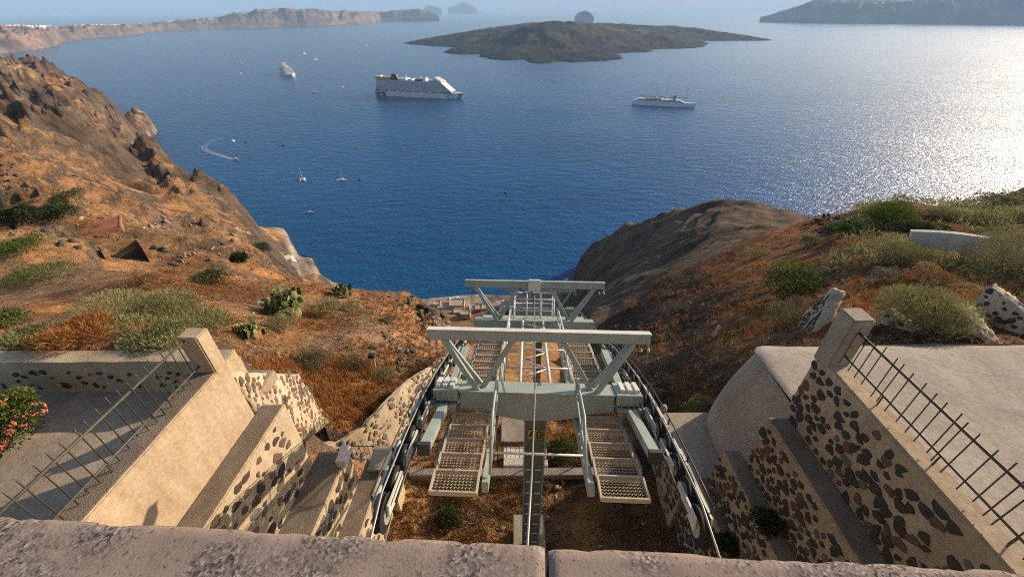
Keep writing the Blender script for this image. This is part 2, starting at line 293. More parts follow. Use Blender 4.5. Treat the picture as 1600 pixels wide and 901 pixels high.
# ------------------------------------------------------------------ terrain
PROF = {   # azimuth (deg) : (distance, height under the camera)
 -75: [(3.5,-7.3),(9,-7.4),(14,-8.2),(30,-11),(60,-18),(120,-30),(300,-50),(700,-70),(1500,-60)],
 -60: [(3.5,-7.3),(9,-7.4),(14,-8.2),(30,-12),(60,-20),(120,-36),(300,-58),(700,-76),(1500,-60)],
 -50: [(3.5,-7.3),(9,-7.5),(12,-7.9),(20,-10.5),(40,-17),(80,-29),(175,-41),(350,-63),(600,-76),(900,-80),(1200,-62),(1500,-70)],
 -45: [(3.5,-7.3),(9,-7.6),(12,-8.3),(18,-10.4),(38,-16.3),(60,-28.5),(110,-43),(200,-60),(350,-81),(500,-93),(700,-106),(900,-96),(1100,-86),(1300,-150),(1500,-230)],
 -42: [(3.5,-7.3),(9,-8.4),(12,-9.2),(19,-11.6),(37,-17),(60,-29.5),(110,-47),(200,-71),(350,-105),(500,-125),(650,-140),(800,-141),(950,-133),(1150,-200),(1242,-221),(1500,-245)],
 -40.4: [(3.5,-7.6),(9,-9.2),(12,-10),(20,-12.2),(36.5,-17.3),(60,-30),(110,-48),(200,-74),(350,-101),(560,-125),(620,-172),(700,-221),(750,-238),(1080,-238),(1150,-222),(1240,-180),(1300,-200),(1357,-222),(1500,-245)],
 -38.9: [(3.5,-8),(9,-9.7),(12,-10.5),(20,-12.7),(36,-17.6),(60,-30.5),(110,-49),(200,-75),(300,-99),(420,-129),(520,-180),(640,-222),(800,-240),(1500,-250)],
 -35: [(3.5,-10),(9,-11.3),(12.8,-12.1),(16,-12.8),(20,-13.8),(34,-17.9),(60,-32.5),(110,-54),(200,-86),(300,-113),(370,-131),(450,-185),(560,-222),(700,-240),(1500,-250)],
 -31.5: [(3.5,-11),(9,-11.9),(13,-12.5),(18,-13.8),(33,-18.1),(50,-30),(80,-48),(150,-86),(250,-138),(330,-188),(395,-216),(520,-218.2),(545,-222),(580,-232),(1500,-250)],
 -29.5: [(3.5,-11.8),(9,-12.1),(13,-12.6),(18,-13.9),(32,-18.3),(45,-29),(80,-51),(150,-92),(250,-145),(350,-196),(395,-216.5),(436,-218.4),(450,-225),(600,-245),(1500,-250)],
 -27.6: [(3.5,-12),(9,-12.2),(13,-12.8),(18,-14),(32,-18.8),(50,-33),(100,-66),(200,-130),(300,-186),(345,-216.5),(374,-218.6),(388,-226),(600,-245),(1500,-250)],
 -22.6: [(3.5,-12),(9,-12.4),(13,-13.2),(20,-15.6),(31,-19.6),(45,-33),(100,-75),(200,-142),(300,-205),(330,-221),(345,-228),(600,-245),(1500,-250)],
 -17: [(3.5,-12),(9,-12.6),(13,-13.7),(20,-16.4),(32,-21),(45,-35),(100,-78),(200,-145),(295,-216),(322,-219),(335,-228),(600,-245),(1500,-250)],
 -12.3: [(3.5,-12),(8,-12.4),(11,-13.3),(15,-15.2),(22,-18.6),(29,-22.2),(45,-41),(100,-87),(200,-165),(262,-214.5),(300,-217.8),(312,-218.2),(325,-228),(600,-245),(1500,-250)],
 -6: [(3.5,-12),(7.5,-12.4),(10,-13.2),(15,-16),(24,-22.4),(40,-36.5),(80,-69),(150,-124),(220,-180),(262,-214.5),(300,-217.8),(310,-218.2),(322,-228),(600,-245),(1500,-250)],
 0: [(3.5,-12),(7.5,-12.4),(9.5,-13.1),(14,-15.8),(24,-22.6),(40,-36),(80,-68),(150,-122),(220,-178),(262,-214.5),(298,-217.8),(308,-218.2),(318,-228),(600,-245),(1500,-250)],
 6: [(3.5,-12),(7.5,-12.4),(9.5,-13.1),(14,-16),(24,-23),(40,-37),(80,-70),(150,-124),(220,-178),(275,-214.5),(300,-218),(315,-219),(330,-228),(600,-245),(1500,-250)],
 10: [(3.5,-12),(8,-12.5),(10,-13.5),(15,-17.3),(24,-24),(40,-38),(80,-72),(150,-125),(220,-172),(290,-212),(337,-219),(350,-228),(600,-245),(1500,-250)],
 10.9: [(3.5,-12),(8,-12.5),(10,-13.5),(15,-17.2),(24,-23.8),(40,-38),(80,-72),(150,-122),(220,-165),(300,-196),(350,-200),(362,-208),(375,-228),(600,-245),(1500,-250)],
 12.8: [(3.5,-12),(8,-12.5),(10,-13.5),(16,-17),(30,-25.5),(50,-42),(100,-79),(180,-125),(260,-160),(345,-177),(365,-228),(600,-245),(1500,-250)],
 17: [(3.5,-12),(8,-12.4),(10,-13.2),(16,-15.6),(33,-24.7),(45,-37),(80,-63),(150,-100),(230,-130),(320,-146),(350,-200),(370,-228),(600,-245),(1500,-250)],
 24: [(3.5,-12),(9,-12.1),(12,-13),(16,-14.4),(25,-18),(40,-23.2),(55,-36),(100,-61),(180,-95),(290,-115),(330,-180),(370,-228),(600,-245),(1500,-250)],
 28.6: [(3.5,-12),(9,-12.2),(14,-13.0),(25,-16.3),(42,-21.6),(60,-34),(100,-55),(180,-82),(270,-99),(310,-160),(360,-228),(600,-245),(1500,-250)],
 34: [(3.5,-11.8),(10,-11.7),(14,-11.6),(25,-14),(45,-19.3),(60,-30),(100,-47),(180,-75),(260,-93),(300,-150),(360,-228),(600,-245),(1500,-250)],
 39: [(3.5,-11),(10,-10.7),(13,-10.2),(25,-12.5),(50,-18),(65,-28),(120,-52),(250,-91),(300,-160),(360,-228),(600,-245),(1500,-250)],
 45: [(3.5,-9),(10,-8.6),(12,-8.5),(16,-8.6),(25,-10.5),(48,-14.1),(60,-21),(120,-58),(250,-145),(350,-228),(600,-245),(1500,-250)],
 50: [(3.5,-9),(10,-8.4),(12,-8.0),(15,-7.6),(25,-10),(55,-15.4),(70,-23),(150,-75),(350,-228),(600,-245),(1500,-250)],
 53: [(3.5,-9),(10,-8.4),(12,-7.9),(15,-7.3),(25,-9.6),(75,-17),(100,-27),(200,-85),(400,-228),(600,-245),(1500,-250)],
 62: [(3.5,-9),(10,-8.4),(12,-7.8),(15,-7.2),(25,-9),(80,-14),(105,-23),(300,-150),(450,-228),(1500,-250)],
 75: [(3.5,-9),(10,-8.4),(12,-7.8),(15,-7.2),(25,-9),(80,-12),(105,-21),(300,-140),(470,-228),(1500,-250)]}
NA, NR = 780, 560
AZ = np.linspace(-72, 72, NA); LR = np.linspace(math.log(3.6), math.log(1480), NR); RR = np.exp(LR)
keys = sorted(PROF); tab = np.array([np.interp(LR, np.log([p[0] for p in PROF[k]]), [p[1] for p in PROF[k]]) for k in keys])
H = np.empty((NR, NA))
for j in range(NR): H[j] = np.interp(AZ, keys, tab[:, j])
AZ2, RR2 = np.meshgrid(AZ, RR); LR2 = np.log(RR2)
def blur(a, n, ax):                          # soften the creases between profiles
    k = np.exp(-np.linspace(-2, 2, 2 * n + 1) ** 2); k /= k.sum()
    p = np.pad(a, [(n, n) if i == ax else (0, 0) for i in range(2)], mode='edge')
    return sum(w * (p[i:i + a.shape[0], :] if ax == 0 else p[:, i:i + a.shape[1]]) for i, w in enumerate(k))
Hs = blur(blur(H / RR2, 14, 1), 7, 0) * RR2; Hf = blur(blur(H / RR2, 5, 1), 4, 0) * RR2; wf = np.clip((RR2 - 150) / 150, 0, 1); Hs = Hs * (1 - wf) + Hf * wf
wsh = np.clip((H + 212) / -4, 0, 1)          # keep the shore crisp
H = Hs * (1 - wsh) + H * wsh
X = RR2 * np.sin(np.radians(AZ2)); Y = RR2 * np.cos(np.radians(AZ2))
# corridor under the ropeway, cut between the retaining walls
sm = lambda a, b, x: np.clip((x - a) / (b - a), 0, 1) ** 2 * (3 - 2 * np.clip((x - a) / (b - a), 0, 1))
cor = sm(-6.0, -5.2, X) * (1 - sm(5.7, 6.6, X)) * (1 - sm(6.4, 7.6, Y))
H = H * (1 - cor) + np.minimum(H, -12.0 - 0.06 * np.clip(Y - 3, 0, 9)) * cor
yl = np.interp(X, [-6.7, -5.9, -5.2, -4.6, -4.0, -3.4, -2.6], [8.25, 8.4, 9.05, 10.05, 11.2, 12.1, 12.7])
frt = (X > -6.8) * (1 - sm(-2.7, -1.2, X)) * (Y < yl + .12) * sm(7.5, 8.1, Y)
H = H * (1 - frt) + np.minimum(H, -13.5 - 0.06 * (Y - 8)) * frt
bank = sm(6.5, 6.85, Y) * (1 - sm(7.5, 9.2, Y)) * (1 - sm(-8.0, -6.2, X))   # earth banked behind the patio wall
H = H * (1 - bank) + np.maximum(H, -6.45 + 0.06 * fbm(X, Y, 3, 77)) * bank
H = np.where((X < -5.5) & (Y < 6.5), np.minimum(H, -7.5), H)
land = sm(-222, -212, H)
open_ = (1 - cor)
# noise: gullies running down to the sea, crags, small lumps
far = sm(60, 320, RR2)
strkR = lambda x, y: fbm((x * .5 + y * .86) / 12, (-x * .86 + y * .5) / 60, 4, 85, True)
wx = fbm(X / 25, Y / 25, 3, 91) * 9; wy = fbm(X / 25, Y / 25, 3, 92) * 9
gul = fbm((X + 2 * wx) / 95 + 3, (Y + 2 * wy) / 95, 5, 3, True)
crag = fbm((X + wx) / 38, (Y + wy) / 38, 6, 11, True)
leftfar = sm(33, 38, -AZ2)
lf = leftfar * sm(200, 420, RR2)
rightside = sm(6, 12, AZ2)
H += land * open_ * far * (gul * (3.0 + 20 * lf) * (1 - .35 * rightside) + crag * (3.0 + 17 * lf) * (1 - .5 * rightside) + fbm((X + wx) / 15, (Y + wy) / 15, 4, 12, True) * (1.0 + 6.5 * lf))
def ledges(h, step, n):                      # benches and cliff bands
    q = h / step + n; fl = np.floor(q); fr = q - fl
    return (fl + sm(.30, .62, fr) - n) * step
lw_ = land * open_ * np.clip(lf * sm(-.25, .2, fbm((X + wx) / 140, (Y + wy) / 140, 3, 81)) * 0.9 + rightside * sm(110, 170, RR2) * 0.75 * sm(-.3, .2, fbm(X / 60, Y / 60, 3, 83)), 0, 1)
H = H * (1 - lw_) + ledges(H, np.where(AZ2 > 0, 7.0, 13.0), fbm((X + wx) / 60, (Y + wy) / 60, 4, 82) * 1.3) * lw_
H += land * open_ * far * rightside * (fbm((X + wx) / 22, (Y + wy) / 22, 5, 84, True) * 2.6 + strkR(X, Y) * 2.2)
mid = sm(34, 60, RR2) * (1 - far)
du = X * 0.80 + Y * 0.60; dv = -X * 0.60 + Y * 0.80                          # along and across the fall of the left slope
strk = fbm((dv + wx * .5) / 7.5, (du + wy) / 34, 5, 71, True); strk2 = fbm((dv + wx) / 24, (du + wy) / 95, 5, 72, True)
lm = leftfar * sm(45, 70, RR2) * (1 - sm(300, 500, RR2))
H += land * lm * open_ * (strk * 1.3 + strk2 * 3.2 + np.maximum(0, crag - .25) * 5.0)
H += mid * open_ * (crag * 1.9 * (1 - .5 * rightside) + fbm((X + wx * .4) / 9, (Y + wy * .4) / 9, 5, 21, True) * 1.0 + fbm(X / 30, Y / 30, 3, 22) * 1.5)
near = (1 - sm(34, 55, RR2))
nearw = near * np.where(cor > 0.5, 0.35, 1.0)
H += nearw * (fbm(X / 2.3, Y / 2.3, 4, 31) * 0.22 + fbm(X / 0.6, Y / 0.6, 3, 32) * 0.07) * sm(5, 9, RR2 + 8 * cor)
# rocky rims on the knob and terraced strips across the near left slope
rim = np.exp(-((AZ2 + 14) / 4.5) ** 2) * np.exp(-((RR2 - 27) / 6.0) ** 2)
H += rim * (fbm(X / 1.1, Y / 1.1, 4, 41, True) * 0.9)
ter = sm(24, 30, -AZ2) * sm(38, 46, RR2) * (1 - sm(180, 260, RR2))
H += ter * (((H / 5.0) % 1.0) - 0.5) * -1.6
def hz(x, y):                                # ground height (world) at x, y
    r = max(math.hypot(x, y), 3.61); a = math.degrees(math.atan2(x, y))
    i = min(max((a + 72) / 144 * (NA - 1), 0), NA - 1.001); j = min(max((math.log(r) - LR[0]) / (LR[-1] - LR[0]) * (NR - 1), 0), NR - 1.001)
    i0, j0 = int(i), int(j); fi, fj = i - i0, j - j0
    return CZ + (H[j0, i0] * (1 - fi) + H[j0, i0 + 1] * fi) * (1 - fj) + (H[j0 + 1, i0] * (1 - fi) + H[j0 + 1, i0 + 1] * fi) * fj
def hit(px, py, t0=5.0, t1=1500.0):          # where the pixel's line meets the ground
    d = ray(px, py); t = t0
    while t < t1:
        if CZ + d[2] * t < hz(d[0] * t, d[1] * t): break
        t *= 1.006
    return Vector((d[0] * t, d[1] * t, hz(d[0] * t, d[1] * t))), t
Gx = np.gradient(H, axis=0) / np.gradient(RR2, axis=0); Gt = np.gradient(H, axis=1) / (RR2 * np.radians(144 / (NA - 1)))
slope = np.sqrt(Gx ** 2 + Gt ** 2)
def colmix(a, b, w): return a * (1 - w[..., None]) + np.array(b) * w[..., None]
n1 = fbm(X / (3 + RR2 * .05), Y / (3 + RR2 * .05), 5, 51); n2 = fbm(X / (1 + RR2 * .015), Y / (1 + RR2 * .015), 4, 52); n3 = fbm(X / (8 + RR2 * .12), Y / (8 + RR2 * .12), 3, 53)
C = np.ones((NR, NA, 3)) * np.array([0.33, 0.185, 0.088])
C = colmix(C, (0.25, 0.16, 0.10), sm(-0.05, 0.35, n1))                       # bare brown soil
C = colmix(C, (0.40, 0.19, 0.065), sm(0.0, 0.4, n3) * (1 - far) * 0.8)        # rust-coloured dry grass
C = colmix(C, (0.20, 0.19, 0.09), sm(0.22, 0.5, n2) * 0.55 * (1 - 0.6 * far))  # thin green
C = colmix(C, (0.12, 0.085, 0.065), sm(0.12, 0.5, fbm((X + wx) / (2 + RR2 * .07), (Y + wy) / (2 + RR2 * .07), 6, 59)) * (1 - cor) * 0.75)
C = colmix(C, (0.12, 0.09, 0.072), sm(0.85, 1.5, slope) * 0.9)               # bare rock where steep
C = colmix(C, (0.44, 0.33, 0.21), sm(0.1, 0.4, fbm(AZ2 * .8, H / 14, 4, 57)) * leftfar * sm(300, 520, RR2) * 0.8)   # pumice bluffs
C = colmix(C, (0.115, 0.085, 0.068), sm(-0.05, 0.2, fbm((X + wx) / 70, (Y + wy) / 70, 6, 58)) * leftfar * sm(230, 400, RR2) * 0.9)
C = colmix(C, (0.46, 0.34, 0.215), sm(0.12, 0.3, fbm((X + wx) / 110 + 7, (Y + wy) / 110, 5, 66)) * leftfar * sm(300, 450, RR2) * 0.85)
cre = fbm((X + wx) / 26, (Y + wy) / 26, 5, 68, True); C = colmix(C, (0.06, 0.047, 0.04), sm(.30, .62, cre) * np.clip(lf + .35 * lm, 0, 1) * .8)  # crevice shade drawn as dark lines in the colour
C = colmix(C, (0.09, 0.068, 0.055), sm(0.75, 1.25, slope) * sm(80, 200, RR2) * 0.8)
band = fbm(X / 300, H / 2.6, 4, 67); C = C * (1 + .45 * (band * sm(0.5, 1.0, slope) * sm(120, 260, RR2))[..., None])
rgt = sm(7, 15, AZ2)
C = colmix(C, (0.055, 0.042, 0.035), rgt * (0.92 - 0.55 * sm(-0.05, 0.35, n1) * (1 - far)))  # dark volcanic ground, darkened further to paint in the right slope's shade
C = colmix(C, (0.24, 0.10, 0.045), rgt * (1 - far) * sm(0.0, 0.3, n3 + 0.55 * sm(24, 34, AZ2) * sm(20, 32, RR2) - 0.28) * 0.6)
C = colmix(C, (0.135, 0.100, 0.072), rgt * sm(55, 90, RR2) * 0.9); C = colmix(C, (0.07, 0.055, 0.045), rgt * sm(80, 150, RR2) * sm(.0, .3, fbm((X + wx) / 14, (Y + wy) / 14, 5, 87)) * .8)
C = colmix(C, (0.042, 0.034, 0.031), sm(11, 14, AZ2) * (1 - sm(25, 33, AZ2)) * sm(11, 14, RR2) * (1 - sm(40, 46, RR2)) * sm(-.35, .1, n1) * .8)  # painted shade on the near right slope
C = colmix(C, (0.19, 0.17, 0.07), sm(42, 47, AZ2) * sm(16, 24, RR2) * sm(-.2, .2, n1) * 0.8)
C = colmix(C, (0.16, 0.085, 0.05), sm(24, 29, -AZ2) * sm(20, 26, RR2) * (1 - sm(38, 44, RR2)) * sm(-.25, .15, n1) * .85)  # dark brown soil with the ridge's shadows tinted in
C = colmix(C, (0.25, 0.155, 0.085), cor * 0.9)
C = colmix(C, (0.36, 0.19, 0.075), cor * sm(0.0, 0.3, n2) * 0.9)
shore = (1 - sm(-216.5, -212, H)) * sm(-221, -219, H)
C = colmix(C, (0.30, 0.27, 0.235), shore * 0.85); C = colmix(C, (0.05, 0.045, 0.04), (1 - sm(-220, -218.6, H)) * 0.8)
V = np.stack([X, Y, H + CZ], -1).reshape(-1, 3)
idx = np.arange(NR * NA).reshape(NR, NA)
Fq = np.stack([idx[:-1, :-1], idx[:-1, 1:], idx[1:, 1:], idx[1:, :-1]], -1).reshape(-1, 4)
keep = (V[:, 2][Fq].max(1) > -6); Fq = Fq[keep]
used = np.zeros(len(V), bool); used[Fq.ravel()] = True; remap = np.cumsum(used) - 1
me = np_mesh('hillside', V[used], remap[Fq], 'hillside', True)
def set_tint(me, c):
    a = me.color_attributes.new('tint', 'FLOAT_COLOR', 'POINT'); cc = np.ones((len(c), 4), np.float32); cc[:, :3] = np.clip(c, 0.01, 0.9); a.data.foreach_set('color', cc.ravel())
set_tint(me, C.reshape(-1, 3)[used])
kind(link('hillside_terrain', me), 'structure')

# ------------------------------------------------------------------ sea and far land
sea_R = 46000.0
kind(MB().add([(-sea_R, -3000, 0), (sea_R, -3000, 0), (sea_R, sea_R, 0), (-sea_R, sea_R, 0)], [(0, 1, 2, 3)]).build('sea', 'sea_water'), 'structure')

def land_strip(name, cols, depth, hmax, tint, rocky, seed, rmax=15000, nu=220, nv=36, houses=None, gully=1.0, shelf=0.0):
    """cols: (px, base row, top row). Shore at the base row, crest 'depth' behind it, then a long back slope."""
    px = np.linspace(cols[0][0], cols[-1][0], nu); by = np.interp(px, [c[0] for c in cols], [c[1] for c in cols]); ty = np.interp(px, [c[0] for c in cols], [c[2] for c in cols])
    vv = np.zeros((nv, nu, 3)); crest = []
    for i in range(nu):
        b = PZ(px[i], by[i]); rb = math.hypot(b.x, b.y)
        if rb > rmax: b *= rmax / rb; rb = rmax
        d = ray(px[i], ty[i]); dh = math.hypot(d[0], d[1]); rt = rb + depth * min(1.0, 0.25 + abs(by[i] - ty[i]) / 30.0)
        zt = min(max(CZ + d[2] / dh * rt, 1.5), hmax); u = np.array([b.x, b.y]) / math.hypot(b.x, b.y)
        crest.append((u[0] * rt, u[1] * rt, zt))
        for k in range(nv):
            f = k / (nv - 1)
            if f < 0.7:
                g = f / 0.7; rr = rb + (rt - rb) * g; z = zt * ((1 - shelf) * g ** 0.8 + shelf * (0.25 * min(g / 0.15, 1) + 0.75 * max(0, (g - .35) / .65) ** 0.9))
            else:
                g = (f - 0.7) / 0.3; rr = rt + (rt - rb) * 1.5 * g; z = zt * (1 - g ** 1.6) - 4 * g
            vv[k, i] = (u[0] * rr, u[1] * rr, z - (3 if k == 0 else 0))
    f = np.linspace(0, 1, nv)[:, None]; s = vv[..., 2].max(); band = np.clip(np.sin(np.clip(f / 0.7, 0, 1) * math.pi), 0, 1)
    L = np.linspace(0, nu * 0.16, nu)[None, :]
    sx = np.linalg.norm(vv[0, 1:, :2] - vv[0, :-1, :2], axis=1); L = np.concatenate([[0], np.cumsum(sx)])[None, :] / 330.0
    wv = fbm(L * 1.3, f * 4, 3, seed + 8) * 0.5
    gn = fbm(L * 1.6 + wv + f, f * 1.6 + seed + wv, 4, seed, True)
    lat = sm(0, 0.06, np.linspace(0, 1, nu))[None, :] * sm(0, 0.06, np.linspace(1, 0, nu))[None, :]
    zl = np.clip(vv[..., 2], 0, None) + 0.15 * s * band
    vv[..., 2] += lat * (gn * np.minimum(zl, s) * 0.32 * gully * band + fbm(L * 4, f * 16, 5, seed + 2, True) * band * zl * 0.16)
    c = np.ones((nv, nu, 3)) * np.array(tint)
    c = colmix(c, rocky, sm(-0.1, 0.35, fbm(L * 1.4 + wv, f * 7 + wv, 4, seed + 5)) * 0.9)
    ii = np.arange(nv * nu).reshape(nv, nu); q = np.stack([ii[:-1, :-1], ii[:-1, 1:], ii[1:, 1:], ii[1:, :-1]], -1).reshape(-1, 4)
    me = np_mesh(name, vv.reshape(-1, 3), q, 'far_land', True); set_tint(me, c.reshape(-1, 3)); kind(link(name, me), 'structure')
    return crest
crestA = land_strip('caldera_cliffs_hill', [(-60, 92, 41), (0, 84, 40), (40, 80, 41), (78, 74, 41), (100, 66, 42), (150, 59, 39), (185, 57, 40), (240, 50, 37), (300, 47, 31), (350, 45, 27), (385, 44, 19), (440, 42, 12.5), (480, 41, 15), (520, 39.5, 17), (560, 37.5, 17.5), (600, 33, 19.5), (615, 32, 17), (655, 29, 14.5), (675, 28, 19), (686, 27, 26)],
                    420, 420, (0.145, 0.11, 0.088), (0.22, 0.15, 0.105), 3, rmax=10500, nu=420, gully=1.5)
IS = [(632, 68), (660, 71), (690, 73), (712, 74), (694, 82), (722, 85.5), (744, 84.5), (746, 89), (770, 93), (800, 95), (820, 93), (826, 98.5), (850, 100), (868, 99), (872, 96), (900, 97.5), (945, 95), (974, 92), (972, 88), (958, 84), (1000, 82), (1022, 81), (1015, 78), (1060, 76), (1100, 74), (1106, 68), (1098, 64.5), (1150, 64), (1208, 63.5), (1150, 56), (1050, 50), (950, 44), (870, 42), (780, 45), (700, 56)]
ip = np.array([PZ(*q)[:2] for q in IS]); gx, gy = np.meshgrid(np.linspace(ip[:, 0].min() - 30, ip[:, 0].max() + 30, 420), np.linspace(ip[:, 1].min() - 30, ip[:, 1].max() + 30, 260))
qx = gx + fbm(gx / 90, gy / 90, 4, 301) * 34; qy = gy + fbm(gx / 90, gy / 90, 4, 302) * 34
dm = np.full(gx.shape, 1e9); ins = np.zeros(gx.shape, bool)
for k in range(len(ip)):
    a, b_ = ip[k], ip[(k + 1) % len(ip)]; e = b_ - a; tt = np.clip(((qx - a[0]) * e[0] + (qy - a[1]) * e[1]) / (e @ e), 0, 1)
    dm = np.minimum(dm, np.hypot(qx - a[0] - e[0] * tt, qy - a[1] - e[1] * tt)); cr = ((a[1] > qy) != (b_[1] > qy)) & (qx < (b_[0] - a[0]) * (qy - a[1]) / (b_[1] - a[1] + 1e-9) + a[0]); ins ^= cr
cone = np.exp(-(((gx - 300) / 520) ** 2 + ((gy - 3050) / 520) ** 2))
zi = np.where(ins, 9 * (1 - np.exp(-dm / 14)) + 13 * sm(20, 160, dm) + (46 + 78 * cone) * sm(90, 620, dm) + fbm(gx / 60, gy / 60, 5, 303, True) * 7 * sm(0, 60, dm) + fbm(gx / 190, gy / 190, 4, 304, True) * 13 * sm(60, 300, dm), -6)
ci = np.ones((*zi.shape, 3)) * np.array([0.026, 0.025, 0.025]); ci = colmix(ci, (0.075, 0.055, 0.04), sm(.05, .35, fbm(gx / 120, gy / 120, 4, 305)) * sm(60, 200, dm)); ci = colmix(ci, (0.17, 0.11, 0.06), sm(.2, .4, fbm(gx / 150 + 5, gy / 150, 4, 306)) * sm(300, 500, dm) * .8)
ii = np.arange(zi.size).reshape(zi.shape); fq = np.stack([ii[:-1, :-1], ii[:-1, 1:], ii[1:, 1:], ii[1:, :-1]], -1).reshape(-1, 4); fq = fq[zi.ravel()[fq].max(1) > -5]
me = np_mesh('lava_island_hill', np.stack([gx, gy, zi], -1).reshape(-1, 3), fq, 'far_land', True); set_tint(me, ci.reshape(-1, 3)); kind(link('lava_island_hill', me), 'structure')
land_strip('far_island_hill', [(1188, 27.5, 27), (1200, 28, 24), (1225, 29, 15), (1245, 29.5, 8), (1262, 30, 0), (1290, 30, 1), (1330, 30, 0), (1400, 30, 1), (1500, 30, -4), (1640, 31, -8)], 700, 420, (0.16, 0.13, 0.11), (0.22, 0.18, 0.14), 15, rmax=9000)
land_strip('distant_islet_hill', [(662, 14, 13.5), (668, 14, 9), (676, 14, 9), (690, 14, 13.5)], 500, 400, (0.2, 0.18, 0.16), (0.24, 0.2, 0.18), 16, rmax=21000, nu=40)
land_strip('distant_cone_islet_hill', [(700, 14, 13.5), (715, 14, 8), (724, 14, 2), (730, 14, 5), (745, 14, 13.5)], 700, 700, (0.2, 0.18, 0.16), (0.24, 0.2, 0.18), 17, rmax=24000, nu=60)
land_strip('rock_islet_hill', [(898, 26, 25.5), (903, 26, 20), (914, 26, 17), (922, 26, 20), (928, 26, 25.5)], 200, 200, (0.2, 0.17, 0.15), (0.24, 0.2, 0.18), 18, rmax=9000, nu=40)
# white villages on the crest of the far cliffs: masses of tiny houses
mb = MB()
for i, (cx, cy, cz) in enumerate(crestA):
    p = i / len(crestA)
    dens = 0.9 if 0.02 < p < 0.2 else 1.0 if 0.24 < p < 0.34 or 0.40 < p < 0.49 else 2.2 if 0.52 < p < 0.72 else 0.8 if 0.86 < p < 0.95 else 0.1
    for _ in range(int(dens + random.random())):
        s = random.uniform(7, 17); q = random.uniform(-0.012, 0.0) if 0.5 < p < 0.75 else random.uniform(-0.006, 0.01)
        x, y = cx * (1 + q), cy * (1 + q); z = cz * (1 + q * 14) if q < 0 else cz
        mb.box((x - s, y - s * .7, z - 12), (x + s, y + s * .7, z + random.uniform(4, 9)))
kind(mb.build('far_villages', 'whitewash'), 'stuff')['label'] = 'white villages strung along the crest of the far cliffs'

# haze: one closed box of even, pale air round everything
m = bpy.data.materials.new('haze'); m.use_nodes = True; M['haze'] = m; nt = m.node_tree
nt.nodes.remove(nt.nodes['Principled BSDF']); pv = nt.nodes.new('ShaderNodeVolumePrincipled')
pv.inputs['Color'].default_value = (0.47, 0.72, 1.0, 1); pv.inputs['Density'].default_value = 5.5e-5; pv.inputs['Anisotropy'].default_value = 0.0
nt.links.new(pv.outputs[0], nt.nodes['Material Output'].inputs['Volume'])
kind(MB().box((-sea_R - 500, -3500, -60), (sea_R + 500, sea_R + 500, 1000)).build('haze', 'haze'), 'stuff')

# ------------------------------------------------------------------ rubble stones: a few shared shapes, one object per stone
def stone_mesh(k, mat):
    rg = random.Random(100 + k); n = rg.randint(6, 9); mb = MB(); ring = []
    for i in range(n):
        a = 2 * math.pi * (i + rg.uniform(-.3, .3)) / n; r = rg.uniform(0.58, 1.16); ring.append((math.cos(a) * r, math.sin(a) * r))
    vv = [(x, y, -0.8) for x, y in ring] + [(x * .97, y * .97, 0.25) for x, y in ring] + [(x * .74 + rg.uniform(-.06, .06), y * .74 + rg.uniform(-.06, .06), 0.55 + rg.uniform(-.2, .2)) for x, y in ring] + [(rg.uniform(-.2, .2), rg.uniform(-.2, .2), 0.62)]
    ff = []
    for l in range(2):
        for i in range(n): j = (i + 1) % n; ff.append((l * n + i, l * n + j, l * n + n + j, l * n + n + i))
    for i in range(n): ff.append((2 * n + i, 2 * n + (i + 1) % n, 3 * n))
    return MB().add(vv, ff).mesh('stone', mat)
STONES = [stone_mesh(k, m) for k, m in enumerate(['stone_dark'] * 7 + ['stone_brown'] * 4 + ['stone_grey'] * 2 + ['stone_ochre'] * 1)]
def face_stones(org, ux, uy, w, h, sp, size, parent, mix_=None, keep=1.0, elong=1.25, proud=0.035, origin=Vector((0, 0, 0)), jit=0.34, upos=None, join=False):
    """stones on a face at org spanned by ux (w long) and uy (h high; upos when the face is skewed); each is its own object"""
    ux = Vector(ux).normalized(); uy = Vector(uy).normalized(); nz = ux.cross(uy); up = Vector(upos).normalized() if upos is not None else uy; out = []
    row = 0; v = sp * .5; jn = MB()
    while v < h - sp * .25:
        u = sp * (.35 + .5 * (row % 2))
        while u < w - sp * .3:
            uu = u + random.uniform(-jit, jit) * sp; vv = v + random.uniform(-jit, jit) * sp * .8
            if random.random() < keep and 0.05 < uu < w - .05 and 0.05 < vv < h - .04: out.append((uu, vv))
            u += sp * elong
        v += sp * .82; row += 1
    for uu, vv in out:
        s = size * random.choice((0.6, 0.8, 0.9, 1.0, 1.1, 1.25)); el = random.uniform(.95, 1.5); a = random.gauss(0, .5)
        me = random.choice(STONES if mix_ is None else [STONES[i] for i in mix_])
        c = Vector(org) + ux * uu + up * vv - origin
        m4 = Matrix.Translation(c) @ (Matrix((ux, uy, nz)).transposed() @ Matrix.Rotation(a, 3, 'Z') @ Matrix.Diagonal((s * el * .5, s * .5 / el ** .3, proud * random.uniform(.7, 1.3)))).to_4x4()
        if join: jn.add([m4 @ v_.co for v_ in me.vertices], [tuple(p.vertices) for p in me.polygons]); continue
        o = bpy.data.objects.new('stone', me); COL.objects.link(o); o.parent = parent; o.matrix_local = m4
    if join and jn.v: kind(jn.build('stones', 'stone_dark', parent), 'stuff')
    return len(out)
